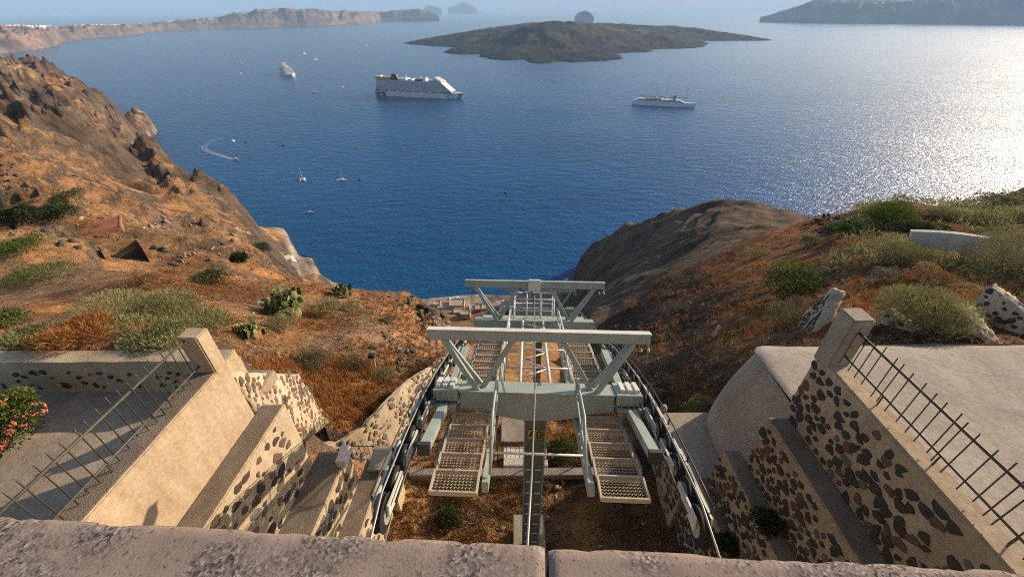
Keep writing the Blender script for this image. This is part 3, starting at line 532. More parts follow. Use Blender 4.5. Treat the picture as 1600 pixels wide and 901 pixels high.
def rough_box(a, b, step, amp, seed, taper=None):
    """a box with subdivided, slightly uneven faces (hand-rendered masonry)"""
    bm = bmesh.new(); bmesh.ops.create_cube(bm, size=1.0)
    sx, sy, sz = b[0] - a[0], b[1] - a[1], b[2] - a[2]
    for v in bm.verts: v.co = Vector((a[0] + (v.co.x + .5) * sx, a[1] + (v.co.y + .5) * sy, a[2] + (v.co.z + .5) * sz))
    bmesh.ops.bevel(bm, geom=list(bm.edges), offset=min(0.02, .2 * min(sx, sy, sz)), segments=2, affect='EDGES')
    for ax in range(3):
        n = int((sx, sy, sz)[ax] / step)
        for k in range(1, n):
            co = [0, 0, 0]; co[ax] = a[ax] + (sx, sy, sz)[ax] * k / n; no = [0, 0, 0]; no[ax] = 1
            bmesh.ops.bisect_plane(bm, geom=list(bm.verts) + list(bm.edges) + list(bm.faces), plane_co=co, plane_no=no)
    P_ = np.array([v.co for v in bm.verts])
    d = np.stack([fbm(P_[:, 1] * 1.7 + seed, P_[:, 2] * 1.7 + P_[:, 0], 3, seed), fbm(P_[:, 0] * 1.7, P_[:, 2] * 1.7 + P_[:, 1], 3, seed + 1), fbm(P_[:, 0] * 1.7 + 4, P_[:, 1] * 1.7, 3, seed + 2)], -1) * amp
    for v, dd in zip(bm.verts, d): v.co += Vector(dd)
    bmesh.ops.recalc_face_normals(bm, faces=bm.faces); return bm
def bm_obj(bm, name, mat, parent=None, smooth=True, off=None):
    if off is not None: bmesh.ops.translate(bm, verts=bm.verts, vec=-Vector(off))
    me = bpy.data.meshes.new(name); bm.to_mesh(me); bm.free(); me.materials.append(M[mat])
    if smooth: me.shade_smooth(); me.set_sharp_from_angle(angle=R(40))
    return link(name, me, parent)

# ------------------------------------------------------------------ parapet under the camera
EA, EB = Vector((-.743, .309, CZ - .6)), Vector((.66, .232, CZ - .6)); edir = (EB - EA).normalized(); enor = Vector((-edir.y, edir.x, 0))
par = empty('parapet', (0, -.1, CZ - 12.6), 'worn pebbly concrete parapet capping the wall right below the camera', 'parapet')
pj = EA + edir * 0.787
def slab(u0, u1, seed):
    nu, nv = int((u1 - u0) / .008), 60; u = np.linspace(u0, u1, nu); w = np.linspace(0, .62, nv); U, Wv = np.meshgrid(u, w)
    edge = np.exp(-Wv / .0035); nz_ = fbm(U * 60, Wv * 60, 3, seed) * .0 + fbm(U * 9, Wv * 9, 3, seed + 1) * .0012
    chip = np.maximum(0, fbm(U * 28, 0 * U, 4, seed + 2)) * .006
    Xo = Wv + edge * (chip + .003); Z = nz_ - edge * (.006 + chip * .6)
    ends = np.exp(-(U - u0) / .003) + np.exp(-(u1 - U) / .003); Z = Z - ends * .006
    base = np.array(EA)[None, None] + np.array(edir) * U[..., None] - np.array(enor) * Xo[..., None]; base[..., 2] += Z
    lip = base[:1].copy(); lip[..., 2] -= .11; lip[..., :2] -= np.array(enor)[:2] * .012
    base = np.concatenate([lip, base], 0); nv += 1
    side = base.copy(); ii = np.arange(nv * nu).reshape(nv, nu); q = np.stack([ii[:-1, :-1], ii[:-1, 1:], ii[1:, 1:], ii[1:, :-1]], -1).reshape(-1, 4)
    v = base.reshape(-1, 3) - np.array(par.location)
    # close the two ends downwards
    vs = [v]; fs = [q]; n0 = len(v)
    for col in (0, nu - 1):
        e = v[ii[1:, col]]; lo = e.copy(); lo[:, 2] = e[:, 2].min() - .11; k = len(e); vs.append(np.concatenate([e, lo])); b0 = n0; n0 += 2 * k
        j = np.arange(k - 1); fs.append(np.stack([b0 + j, b0 + j + 1, b0 + k + j + 1, b0 + k + j], -1))
    return link('coping_slab', np_mesh('coping_slab', np.concatenate(vs), np.concatenate(fs), 'coping', True), par)
slab(-1.6, .787, 201); slab(.792, 3.2, 202)
wb = MB(); a0 = EA - edir * 6; a1 = EB + edir * 6
wb.prism([Vector((p.x, p.y, CZ - 13)) - par.location for p in (a0 - enor * .06, a1 - enor * .06, a1 - enor * .55, a0 - enor * .55)], (0, 0, 12.25))
wb.build('wall', 'mortar', par)

# ------------------------------------------------------------------ right retaining wall: stepped tiers of rubble
OR = Vector((5.0, 3.0, CZ - 12.6))
rw = empty('retaining_wall', OR, 'stepped rubble retaining wall in shade with dark stones and a square end post', 'wall')
TX = [5.50, 5.09, 4.72, 4.53]; TT = [-5.17, -6.76, -8.20, -9.53]; TE = [5.42, 5.28, 5.55, 5.70]; TB = [-6.76, -8.2, -9.53, -12.4]
tiers = []
for k in range(4):
    xo = TX[k - 1] if k else 5.84
    bm = rough_box((TX[k], .05, CZ - 12.7), (xo + (.02 if k else 0), TE[k], CZ + TT[k]), .22, .018, 300 + k * 7)
    t = bm_obj(bm, 'tier', 'mortar', rw, off=OR); tiers.append(t)
    MB().box((TX[k] + .03 - OR.x, .1 - OR.y, CZ + TT[k] - OR.z - .01), (xo - .01 - OR.x, TE[k] - .05 - OR.y, CZ + TT[k] - OR.z + .012)).build('ledge', 'concrete_gravel' if k else 'plaster_cream', t)
    face_stones((TX[k], TE[k], CZ + TB[k]), (0, -1, 0), (0, 0, 1), TE[k] - .3, TT[k] - TB[k] - (.06 if k else .14), .195, .19, t, origin=OR, keep=.95 if k else .86, jit=.27, elong=1.12, join=(k == 3), proud=.05, mix_=[0, 1, 2, 3, 4, 5, 6, 0, 1, 2, 3, 4, 5, 6, 7, 8, 9, 10, 11])
    face_stones((xo, TE[k], CZ + TB[k]), (-1, 0, 0), (0, 0, 1), xo - TX[k], TT[k] - TB[k] - .06, .25, .2, t, origin=OR, keep=.6, join=True)
# end post leaning out of the wall top
bm = rough_box((5.50, 5.10, CZ - 5.3), (5.86, 5.47, CZ - 4.17), .2, .006, 333); bm_obj(bm, 'post', 'concrete', rw, off=OR)

def railing(name, label, x_of_y, y0, y1, ztop, zlow, bars_top, bars_bot, step, mat, bmat, foot_z):
    o = empty(name, (x_of_y(y1), y1, CZ + zlow), label, 'railing'); L = o.location
    p = lambda y, z: Vector((x_of_y(y), y, CZ + z)) - L
    MB().tube([p(y0, ztop), p(y1, ztop)], .021, 8).build('top_rail', mat, o, True); MB().tube([p(y0, zlow), p(y1, zlow)], .017, 8).build('lower_rail', mat, o, True)
    y = y1 - .1; k = 0; bar = None
    while y > y0:
        q = p(y, 0)
        if bar is None: bar = MB().tube([(0, 0, bars_bot), (0, 0, bars_top - .05), (0, 0, bars_top)], .0085, 6).mesh('bar', bmat, True)
        b_ = link('bar', bar, o); b_.location = q; b_.rotation_euler = (random.gauss(0, .004), random.gauss(0, .004), 0)
        if k % 6 == 5: MB().tube([q + Vector((.03, 0, zlow)), q + Vector((.03, 0, foot_z - .02))], .012, 6).build('foot', mat, o)
        y -= step; k += 1
    return o
railing('railing', 'rusty iron railing with spiked bars along the right-hand wall above the plastered roof', lambda y: 5.68, .6, 5.2, -4.42, -4.93, -4.28, -5.10, .17, 'rail_green', 'rail_rust', -5.17)

# ------------------------------------------------------------------ left retaining wall
TL = math.tan(R(3.6)); OL = Vector((-4.6, 3.0, CZ - 12.6))
lw = empty('retaining_wall', OL, 'sunlit stepped retaining wall with cream plastered face and rubble tiers below', 'wall')
def sheared(bm, y_ref):                      # walls on this side run 3.6 degrees off the view
    for v in bm.verts: v.co.x += (v.co.y - y_ref) * TL
    return bm
LXr = [-5.22, -4.76, -4.05, -3.55]; LT = [-5.26, -6.74, -8.85, -10.1]; LE = [5.40, 5.68, 6.0, 6.6]; LBt = [-6.74, -8.85, -10.1, -12.4]; LM = ['plaster_cream', 'mortar_pale', 'mortar_pale', 'mortar_pale']
for k in range(4):
    xo = LXr[k - 1] if k else -5.62
    bm = sheared(rough_box((xo - (.02 if k else 0), .05, CZ - 12.7), (LXr[k], LE[k], CZ + LT[k]), .22, .012 if k else .006, 400 + k * 7), 5.0)
    t = bm_obj(bm, 'tier', LM[k], lw, off=OL)
    bm = sheared(rough_box((xo + .01, .1, CZ + LT[k] - .01), (LXr[k] - .03, LE[k] - .05, CZ + LT[k] + .012), .5, 0.0, 1), 5.0); bm_obj(bm, 'ledge', 'concrete_gravel', t, off=OL)
    if k:
        dv = Vector((TL, 1, 0)).normalized()
        st = Vector((LXr[k] + (0.1 - 5.0) * TL, .1, CZ + LBt[k]))
        face_stones(st, dv, (0, 0, 1), LE[k] - .25, LT[k] - LBt[k] - .06, .27, .22, t, origin=OL, keep=.88, elong=1.15, mix_=[0, 1, 2, 3, 7, 8, 9, 10, 11, 12])
bm = sheared(rough_box((-5.56, 5.12, CZ - 5.33), (-5.214, 5.404, CZ - 4.46), .2, .005, 444), 5.0); bm_obj(bm, 'post', 'plaster_cream', lw, off=OL)
bm = rough_box((-4.12, 5.55, CZ - 8.86), (-3.9, 6.02, CZ - 8.62), .2, .006, 445); bm_obj(bm, 'cap', 'whitewash', lw, off=OL)
bm = rough_box((-3.78, 6.2, CZ - 12.4), (-3.28, 6.85, CZ - 10.0), .2, .012, 446); pl = bm_obj(bm, 'pillar', 'mortar_pale', lw, off=OL)
bm = rough_box((-3.82, 6.16, CZ - 10.0), (-3.24, 6.89, CZ - 9.93), .3, .004, 447); bm_obj(bm, 'cap', 'concrete', pl, off=OL)
railing('railing', 'green iron railing with spiked bars on the left-hand wall beside the patio', lambda y: -5.44 + (y - 5.0) * TL, .9, 5.12, -4.52, -5.10, -4.36, -5.24, .16, 'rail_green', 'rail_green', -5.26)

# left patio
kind(bm_obj(rough_box((-16, .6, CZ - 7.3), (-5.6, 6.9, CZ - 7.0), .4, .03, 450), 'patio_floor', 'plaster_floor'), 'structure')
pw = empty('patio_wall', (-10, 6.5, CZ - 7), 'low rounded plaster wall dotted with small dark stones closing the left patio', 'wall')
bm = rough_box((-16, 6.25, CZ - 7.6), (-6.1, 6.75, CZ - 6.15), .16, .03, 451)
for v in bm.verts:
    if v.co.z > CZ - 6.45: v.co.y = 6.5 + (v.co.y - 6.5) * .8
bm_obj(bm, 'wall', 'mortar', pw, off=pw.location)
face_stones((-15.5, 6.24, CZ - 6.95), (1, 0, 0), (0, 0, 1), 9.3, .66, .2, .105, pw, origin=pw.location, keep=.62, proud=.03, mix_=[0, 1, 2, 3, 4], jit=.5)
# rubble stub behind the left post
def rubble_strip(name, label, pts, thick, n_out, mat='mortar_pale', sp=.2, size=.19, mix_=None, keep=.95, proud=.03, batter=.12):
    """wall along pts [(x, y, ztop, zbot)], stones on the face that looks to the right of the run (n_out=1) or left (-1)"""
    c = Vector((pts[0][0], pts[0][1], CZ + pts[0][3])); o = empty(name, c, label, 'wall'); mb = MB(); vv = []; ff = []
    nrm = []
    for k, (x, y, zt, zb) in enumerate(pts):
        a = Vector(pts[max(k - 1, 0)][:2]); b_ = Vector(pts[min(k + 1, len(pts) - 1)][:2]); d = (b_ - a).normalized(); n = Vector((d.y, -d.x)); nrm.append(n * n_out if n_out else n * (1 if n.x * x + n.y * y < 0 else -1))
    for (x, y, zt, zb), n in zip(pts, nrm):
        f = Vector((x, y)); bk = f - n * thick; ft = f + n * batter
        vv += [Vector((ft.x, ft.y, CZ + zb)) - c, Vector((f.x, f.y, CZ + zt)) - c, Vector((bk.x, bk.y, CZ + zt)) - c, Vector((bk.x, bk.y, CZ + zb)) - c]
    for k in range(len(pts) - 1):
        for i in range(4): j = (i + 1) % 4; ff.append((k * 4 + i, k * 4 + j, k * 4 + 4 + j, k * 4 + 4 + i))
    ff += [(3, 2, 1, 0), tuple(4 * (len(pts) - 1) + i for i in range(4))]
    mb.add(vv, ff); me = mb.mesh('wall', mat); bm = bmesh.new(); bm.from_mesh(me)
    bmesh.ops.subdivide_edges(bm, edges=list(bm.edges), cuts=4, use_grid_fill=True)
    for v in bm.verts: v.co += Vector((random.gauss(0, .018), random.gauss(0, .018), random.gauss(0, .02)))
    bm.to_mesh(me); bm.free(); me.shade_smooth(); link('wall', me, o)
    for k in range(len(pts) - 1):
        x, y, zt, zb = pts[k]; x2, y2, zt2, zb2 = pts[k + 1]; n = (nrm[k] + nrm[k + 1]).normalized()
        p0 = Vector((x + n.x * batter, y + n.y * batter, CZ + zb)); p1 = Vector((x2 + n.x * batter, y2 + n.y * batter, CZ + zb2)); q0 = Vector((x, y, CZ + zt)); q1 = Vector((x2, y2, CZ + zt2))
        ux = (p1 - p0); w = ux.length; ux.normalize(); up = (q0 - p0 + q1 - p1) / 2; h = up.length; uy = (up - ux * up.dot(ux)).normalized()
        fl_ = ux.cross(uy).dot(Vector((n.x, n.y, 0))) > 0
        face_stones(p0 if fl_ else p1, ux if fl_ else -ux, uy, w, h, sp, size, o, origin=c, keep=keep, mix_=mix_, proud=proud, elong=1.1, jit=.22, upos=up)
    return o
rubble_strip('rubble_wall', 'short sloping rubble wall running downhill behind the left end post', [(-5.62, 5.75, -5.9, -8.5), (-5.75, 6.9, -7.1, -9.6), (-5.9, 8.0, -8.3, -10.4)], .4, 1, sp=.2, size=.17, mix_=[7, 8, 9, 11, 12, 13], batter=.3)
rubble_strip('rubble_wall', 'curved pale rubble wall holding the dry grass terrace beside the ropeway', [(-6.6, 8.2, -11.7, -12.9), (-5.9, 8.35, -12.0, -13.2), (-5.2, 9.0, -12.0, -13.5), (-4.6, 10.0, -11.9, -13.7), (-4.0, 11.2, -12.0, -14.0), (-3.4, 12.1, -12.3, -14.4), (-2.8, 12.6, -13.0, -14.9)], .16, 1, sp=.215, size=.2, mix_=[8, 11, 12, 13, 13, 13], batter=.6, keep=1.0)

# ------------------------------------------------------------------ plastered roof on the right
rb = empty('plastered_house', (9, 5, CZ - 10), 'plastered house with gently vaulted pale roof beyond the right wall', 'house')
nx, ny = 60, 40; xs = np.linspace(0, 1, nx) ** 1.3; ys = np.linspace(-1.5, 7.74, ny); XX, YY = np.meshgrid(xs, ys)
x0 = 5.86 + .10 * np.clip((YY - 5.25) / .1, 0, 1) + .25 * np.clip((YY - 7.2) / .54, 0, 1) ** 3; XX = x0 + XX * (19 - x0)
ZZ = CZ - 7.0 + .16 * np.sin(np.clip((YY + 1.5) / 9.25, 0, 1) * math.pi) + fbm(XX * .5, YY * .5, 4, 500) * .06 - .05 * np.exp(-(XX - x0) / .06) - .12 * np.exp(-(7.74 - YY) / .12)
vr = np.stack([XX, YY, ZZ], -1).reshape(-1, 3) - np.array(rb.location); ii = np.arange(nx * ny).reshape(ny, nx)
link('roof', np_mesh('roof', vr, np.stack([ii[:-1, :-1], ii[:-1, 1:], ii[1:, 1:], ii[1:, :-1]], -1).reshape(-1, 4), 'plaster_white', True), rb)
nb, nh = 30, 22; prof = []
for a in np.linspace(0, 1, nh):
    prof.append((CZ - 12.2 + 5.12 * a, -.42 * (1 - a) ** 1.0 - .30 * math.sin(a * math.pi) + .06))
vv = []; ff = []
path = [(5.84, 5.3), (5.84, 6.2), (5.84, 6.9), (5.88, 7.4), (6.05, 7.66), (6.4, 7.75), (9, 7.75), (13, 7.75), (19, 7.75)]
for (z, inn) in prof:
    for k, (x, y) in enumerate(path):
        a = Vector(path[max(k - 1, 0)]); b2 = Vector(path[min(k + 1, len(path) - 1)]); d = (b2 - a).normalized(); n = Vector((-d.y, d.x))
        q = Vector((x + .12, y)) - n * (inn if k < 6 else inn * .3); vv.append(Vector((q.x, q.y, z)) - rb.location)
npth = len(path)
for l in range(nh - 1):
    for k in range(npth - 1): ff.append((l * npth + k, l * npth + k + 1, (l + 1) * npth + k + 1, (l + 1) * npth + k))
MB().add(vv, ff).build('wall', 'plaster_white', rb, True)
lb = empty('plastered_block', (5.3, 6.7, CZ - 12.4), 'low plastered block with rubble side at the foot of the right wall', 'block')
bm = rough_box((4.38, 5.72, CZ - 12.6), (5.9, 7.85, CZ - 9.95), .25, .012, 510); bm_obj(bm, 'wall', 'mortar', lb, off=lb.location)
bm = rough_box((4.34, 5.71, CZ - 9.95), (5.9, 7.90, CZ - 9.87), .25, .006, 511); bm_obj(bm, 'top', 'plaster_white', lb, off=lb.location)
MB().lathe([(.05, 0), (.09, .03), (.10, .22), (.07, .30), (.0, .33)], Vector((4.45, 7.95, CZ - 9.95)) - lb.location, (0, 0, 1), 12).build('spout', 'plaster_white', lb, True)
face_stones((4.38, 7.8, CZ - 12.3), (0, -1, 0), (0, 0, 1), 2.0, 2.25, .27, .25, lb, origin=lb.location, keep=.93)
fl = empty('floodlight', (6.25, 2.55, CZ - 6.83), 'small dark floodlight lying on the pale roof by the railing', 'floodlight')
MB().box((-.09, -.06, 0.02), (.09, .06, .14)).build('body', 'steel_dark', fl, bevel=.01); MB().box((-.075, .062, .035), (.075, .07, .125)).build('lens', 'ship_white', fl); MB().tube([(-.1, 0, 0), (-.1, 0, .1)], .01).tube([(.1, 0, 0), (.1, 0, .1)], .01).build('bracket', 'steel_dark', fl)
fl.rotation_euler = (0, 0, .6)

# small rubble walls up on the right slope
for lab, pts in (('dark-stoned rubble wall stub left of the round bush above the roof', [(1270, 520, 1300, 455, 13.6)]), ('rubble wall running under the round bush beyond the plastered roof', [(1380, 490, 1450, 545, 12.0)]),
                 ('rubble wall with grey ledge in the corner beyond the roof', [(1490, 480, 1540, 545, 11.6)]), ('tall rubble wall at the right edge beyond the roof', [(1540, 452, 1625, 520, 12.2)])):
    a, b_, c, d, t = pts[0]; p = P(a, b_, t); q = P(c, d, t * .93 if b_ < d else t * 1.05)
    zt = max(p.z, q.z) - CZ; k = 5; wp = []
    for i in range(k):
        f = i / (k - 1); s = p.lerp(q, f); wp.append((s.x, s.y, s.z - CZ + .15, min(s.z - CZ - 1.3, -8.9)))
    rubble_strip('rubble_wall', lab, wp, .35, 0, mat='mortar_pale', batter=.45, sp=.19, size=.19, mix_=[0, 1, 2, 3, 4], keep=.95)
gw = empty('garden_wall', P(1480, 378, 21), 'low curved whitewashed wall among the bushes on the right slope', 'wall'); wl = []
for i in range(9):
    f = i / 8; wl.append(P(1425 + 120 * f, 364 + 12 * f - 3 * math.sin(f * 3), 20 - 1.5 * f))
mb = MB()
for i in range(8): mb.beam(wl[i] - gw.location - Vector((0, 0, .3)), wl[i + 1] - gw.location - Vector((0, 0, .3)), .28, .85)
mb.build('wall', 'whitewash', gw)

# ------------------------------------------------------------------ ropeway towers
def expanded_metal(w, l, nxc, nyc):
    """diamond mesh panel"""
    mb = MB(); dx = w / nxc; dy = l / nyc; t = .0034; vv = []; ff = []
    for i in range(nxc):
        for j in range(nyc):
            cx = -w / 2 + dx * (i + .5); cy = dy * (j + .5)
            L_, T_, R_, B_ = (cx - dx / 2, cy), (cx, cy + dy / 2), (cx + dx / 2, cy), (cx, cy - dy / 2)
            for a, b_ in ((L_, T_), (T_, R_), (R_, B_), (B_, L_)):
                d = Vector((b_[0] - a[0], b_[1] - a[1])).normalized(); n = Vector((-d.y, d.x)) * t; k = len(vv)
                vv += [(a[0] - n.x, a[1] - n.y, -.006), (b_[0] - n.x, b_[1] - n.y, -.006), (b_[0] + n.x, b_[1] + n.y, .008), (a[0] + n.x, a[1] + n.y, .008)]; ff.append((k, k + 1, k + 2, k + 3))
    return mb.add(vv, ff).mesh('mesh', 'galvanised')
GRATE = expanded_metal(.58, .335, 12, 7)
FR = MB(); FR.box((-.31, 0, -.03), (-.285, .36, .03)); FR.box((.285, 0, -.03), (.31, .36, .03)); FR.box((-.285, 0, -.04), (.285, .02, .035)); FR.box((-.285, .342, -.03), (.285, .36, .03)); FRAME = FR.mesh('frame', 'galvanised')
WR = .185
WM = MB().lathe([(.05, -.05), (WR - .03, -.045), (WR, -.04), (WR - .02, 0), (WR, .04), (WR - .03, .045), (.05, .05)], (0, 0, 0), (1, 0, 0), 20).mesh('wheel', 'rubber', False)
HM = MB().lathe([(.03, -.062), (.105, -.056), (.115, 0), (.105, .056), (.03, .062)], (0, 0, 0), (1, 0, 0), 16).mesh('rim', 'paint_grey_green')
def tower(org, slope, yaw, label, u_near, u_far, ground, full=True):
    o = empty('ropeway_tower', org, label, 'tower', rot=(-slope, 0, -yaw)); G = 'paint_grey_green'
    # u = +y local (down the line), v = x, w = z
    yk = MB(); poly = [(-1.30, -.19), (-1.30, .13), (1.30, .13), (1.30, -.19), (1.05, -.21), (.55, -.33), (.22, -.38), (-.22, -.38), (-.55, -.33), (-1.05, -.21)]
    yk.prism([(x, -.17, z) for x, z in poly], (0, .34, 0)); y_ = yk.build('yoke_beam', G, o, bevel=.012)
    MB().box((-1.31, -.21, .13), (1.31, .21, .15)).build('flange', G, y_)
    for s in (-1, 1):
        e = MB(); e.box((s * 1.32 - .001 if s > 0 else -1.74, -.24, -.02), (1.74 if s > 0 else -1.319, .24, .17)); e.box((min(s * 1.34, s * 1.80), -.29, -.12), (max(s * 1.34, s * 1.80), .29, -.06)); e.box((min(s * 1.36, s * 1.44), -.22, -.36), (max(s * 1.36, s * 1.44), -.14, -.12))
        for k in range(4): e.box((min(s * (1.40 + .1 * k), s * (1.415 + .1 * k)), -.262, -.05), (max(s * (1.40 + .1 * k), s * (1.415 + .1 * k)), -.242, .16))
        br = e.build('end_bracket', G, o, bevel=.006)
        for k in range(3): MB().box((min(s * (1.40 + .12 * k), s * (1.47 + .12 * k)), -.15, .17), (max(s * (1.40 + .12 * k), s * (1.47 + .12 * k)), .16, .23)).build('clamp', 'paint_white', br)
    def gantry(u, junction):
        L = 1.08
        cb = MB(); cb.box((-1.84, u - .065, L - .085), (1.84, u + .065, L + .085)); c_ = cb.build('cross_beam', G, o, bevel=.008)
        MB().box((-1.85, u - .085, L + .086), (1.85, u + .085, L + .10)).build('flange', 'paint_white' if junction is None else G, c_)
        for s in (-1, 1):
            hk = MB(); 
            for q in (1.70, 1.82): hk.tube([(s * q, u - .03, L - .06), (s * q, u - .03, L - .17), (s * (q + .012), u - .05, L - .22)], .022, 8)
            hk.build('hook', G, c_, True)
            for (a, b_, du) in ((1.58, .99, -.13), (1.58, .96, .12), (.42, .93, -.02)):
                MB().beam((s * a, u + du * .3, L - .08), (s * b_, u + du, .13), .085, .07, (0, 1, 0)).build('strut', G, o, bevel=.006)
        if junction:
            bx_ = MB().box((-.17, u - .22, L - .14), (.15, u - .07, L + .16)).build('junction_box', 'paint_white', o, bevel=.012)
            MB().box((-.15, u - .232, L - .12), (.13, u - .222, L + .13)).build('lid', 'paint_white', bx_)
            MB().tube([(-.4, u - .09, L - .1), (-.25, u - .16, L - .2), (-.06, u - .16, L - .17), (.0, u - .2, L - .5), (.02, u - .22, .2)], .016, 6).build('conduit', 'steel_dark', o, True)
    gantry(0, None)
    if u_far > 3.5:
        gantry(4.15, True)
        MB().box((-1.6, 4.0, -.12), (1.6, 4.3, .12)).build('rear_beam', G, o, bevel=.01)
    # walkways
    for s in (-1, 1):
        u = u_near; k = 0
        while u < u_far:
            f = link('walkway_panel', FRAME, o); f.location = (s * 1.08, u, -.33); f.rotation_euler = (slope * .5, 0, 0); f.scale = (1, 1, 1)
            g = link('grating', GRATE, f); g.location = (0, .012, .0)
            u += .372; k += 1
        MB().beam((s * .70, u_near + .25, -.42), (s * .70, u_far, -.42), .09, .16).build('stringer', G, o, bevel=.006)
        MB().beam((s * 1.45, u_near + .7, -.42), (s * 1.45, u_far - .6, -.42), .05, .09).build('stringer', G, o)
        MB().beam((s * 1.55, -1.55, -.02), (s * 1.55, -.3, -.1), .15, .13).build('arm', G, o, bevel=.01)
        MB().box((s * 1.55 - .085, -1.63, -.10), (s * 1.55 + .085, -1.551, .07)).build('arm_end', 'steel_dark', o)
        MB().beam((s * 1.55, .3, -.1), (s * 1.55, 2.2, -.02), .15, .13).build('arm', G, o, bevel=.01)
        # handrail on the inner edge
        hr = MB(); hr.tube([(s * .64, u_near + .35, -.3), (s * .66, u_near + .9, .28), (s * .66, -.18, .42), (s * .66, -.17, .1)], .022, 8)
        hr.tube([(s * .64, -1.0, -.33), (s * .66, -1.0, .32)], .018, 6); hr.tube([(s * .64, u_near + .55, -.1), (s * .66, -.2, .12)], .016, 6); hr.build('handrail', G, o, True)
        if full:
            hr = MB(); hr.tube([(s * .62, .3, .1), (s * .62, .3, .5), (s * .62, 3.9, .5), (s * .62, 3.9, .1)], .02, 8)
            for q in (1.2, 2.1, 3.0): hr.tube([(s * .62, q, -.33), (s * .62, q, .5)], .016, 6)
            hr.tube([(s * .62, .3, .2), (s * .62, 3.9, .2)], .015, 6); hr.build('handrail', 'paint_white', o, True)
        # sheave trains
        us = [(q, .09 - .028 * abs(q) - (.034 if q < 0 else .022) * q * q) for q in [-2.36, -1.97, -1.58, -1.19, -.80, -.41, .02, .41, .80, 1.19, 1.58, 1.97, 2.36, 2.75, 3.14, 3.53]]
        for a in range(len(us)):
            u_, w_ = us[a]; wh = link('sheave', WM, o); wh.location = (s * 1.86, u_, w_ - .13 - (.07 if a == 0 else 0)); h_ = link('rim', HM, wh)
            if a == 0: wh.scale = (1.1, 1.25, 1.25)
        for a in range(0, len(us) - 1, 2):
            (u1, w1), (u2, w2) = us[a], us[a + 1]
            MB().beam((s * 1.95, u1 - .08, w1 - .12), (s * 1.95, u2 + .08, w2 - .12), .03, .17).build('rocker', 'paint_white', o, bevel=.004)
            MB().beam((s * 1.77, u1 - .08, w1 - .12), (s * 1.77, u2 + .08, w2 - .12), .03, .17).build('rocker', 'paint_white', o, bevel=.004)
        for a in range(0, len(us) - 3, 4):
            MB().beam((s * 1.99, us[a][0] + .1, us[a][1] - .14), (s * 1.99, us[a + 3][0] - .1, us[a + 3][1] - .14), .035, .13).build('rocker', G, o, bevel=.005)
        gd = MB(); gd.tube([(s * 1.99, q, w_ + .05) for q, w_ in us], .012, 6); gd.tube([(s * 1.70, q, w_ - .05) for q, w_ in us], .016, 6)
        for q, w_ in us[::2]: gd.tube([(s * 1.99, q, w_ + .05), (s * 1.97, q, w_ - .12)], .014, 6)
        gd.build('rope_guard', 'steel_dark', o, True)
        for q in (-1.4, 1.4): MB().tube([(s * 1.55, q, -.05), (s * 1.98, q, -.14)], .035, 8).build('axle', 'steel_dark', o, True)
    MB().tube([(-.70, -1.15, -.34), (.70, -1.15, -.34)], .018, 8).build('cross_bar', 'paint_white', o, True)
    if full:      # truss between the walkways
        for v in (-.29, .24):
            MB().tube([(v, .15, .1), (v, 4.05, .1)], .032, 8).build('truss_tube', 'paint_white', o, True)
        q = .5; sd = 1
        while q < 3.8:
            MB().tube([(-.29 if sd > 0 else .24, q, .1), (.24 if sd > 0 else -.29, q + .42, .1)], .018, 6).build('brace', 'paint_white', o, True); q += .42; sd = -sd
        for q in (1.0, 2.0, 3.0): MB().tube([(-.68, q, .08), (.68, q, .08)], .018, 6).build('cross_bar', 'paint_white', o, True)
        for v in (-.55, -.2, .2, .55):
            for q in (4.4, 5.2): MB().tube([(v, q, -.1), (v, q, .62)], .018, 6).build('guard_post', 'paint_white', o, True)
        for w_ in (.3, .62): MB().tube([(-.55, 4.4, w_), (.55, 4.4, w_), (.55, 5.2, w_), (-.55, 5.2, w_), (-.55, 4.4, w_)], .016, 6).build('guard_rail', 'paint_white', o, True)
        MB().box((-1.5, 4.4, -.2), (1.5, 5.4, -.14)).build('platform', G, o)
    # mast: vertical, in world terms, so undo the tilt
    Rm = Matrix.Rotation(slope, 3, 'X')
    wv = lambda x, y, z: Rm @ Vector((x, y, z))
    hgt = org.z - ground; mm = MB(); vv = []
    for z in (-.30, -hgt - .2):
        for a, b_ in ((-.2, -.16), (.2, -.16), (.2, .22), (-.2, .22)): vv.append(wv(a, b_, z))
    mm.add(vv, [(3, 2, 1, 0), (4, 5, 6, 7), (0, 1, 5, 4), (1, 2, 6, 5), (2, 3, 7, 6), (3, 0, 4, 7)]); mast = mm.build('mast', 'paint_mast', o, bevel=.012)
    for s in (-1, 1): MB().beam(wv(s * .188, -.163, -.5), wv(s * .188, -.163, -hgt), .03, .012, wv(0, 1, 0)).build('edge_strip', 'paint_grey_green', mast)
    z = -1.9
    while z > -hgt + .1:
        for a, b_ in ((-.15, -.02), (.03, .15)):
            MB().beam(wv(a, -.185, z), wv(b_, -.185, z), .024, .024).build('rung', 'paint_white', mast)
        z -= .42
    return o, wv, mast
T1O = P(838, 618, 7.05); S1, Y1 = R(22), R(2.6)
tw, wv1, mast1 = tower(T1O, S1, Y1, 'grey-green ropeway tower head with mesh walkways and two cross beams, nearest the parapet', -2.05, 4.9, CZ - 12.3)
T2O = P(843, 486, 21.0)
tw2, wv2, mast2 = tower(T2O, R(33), Y1, 'smaller ropeway tower further downhill seen through the near tower', -1.0, 1.4, hz(T2O.x, T2O.y), False)
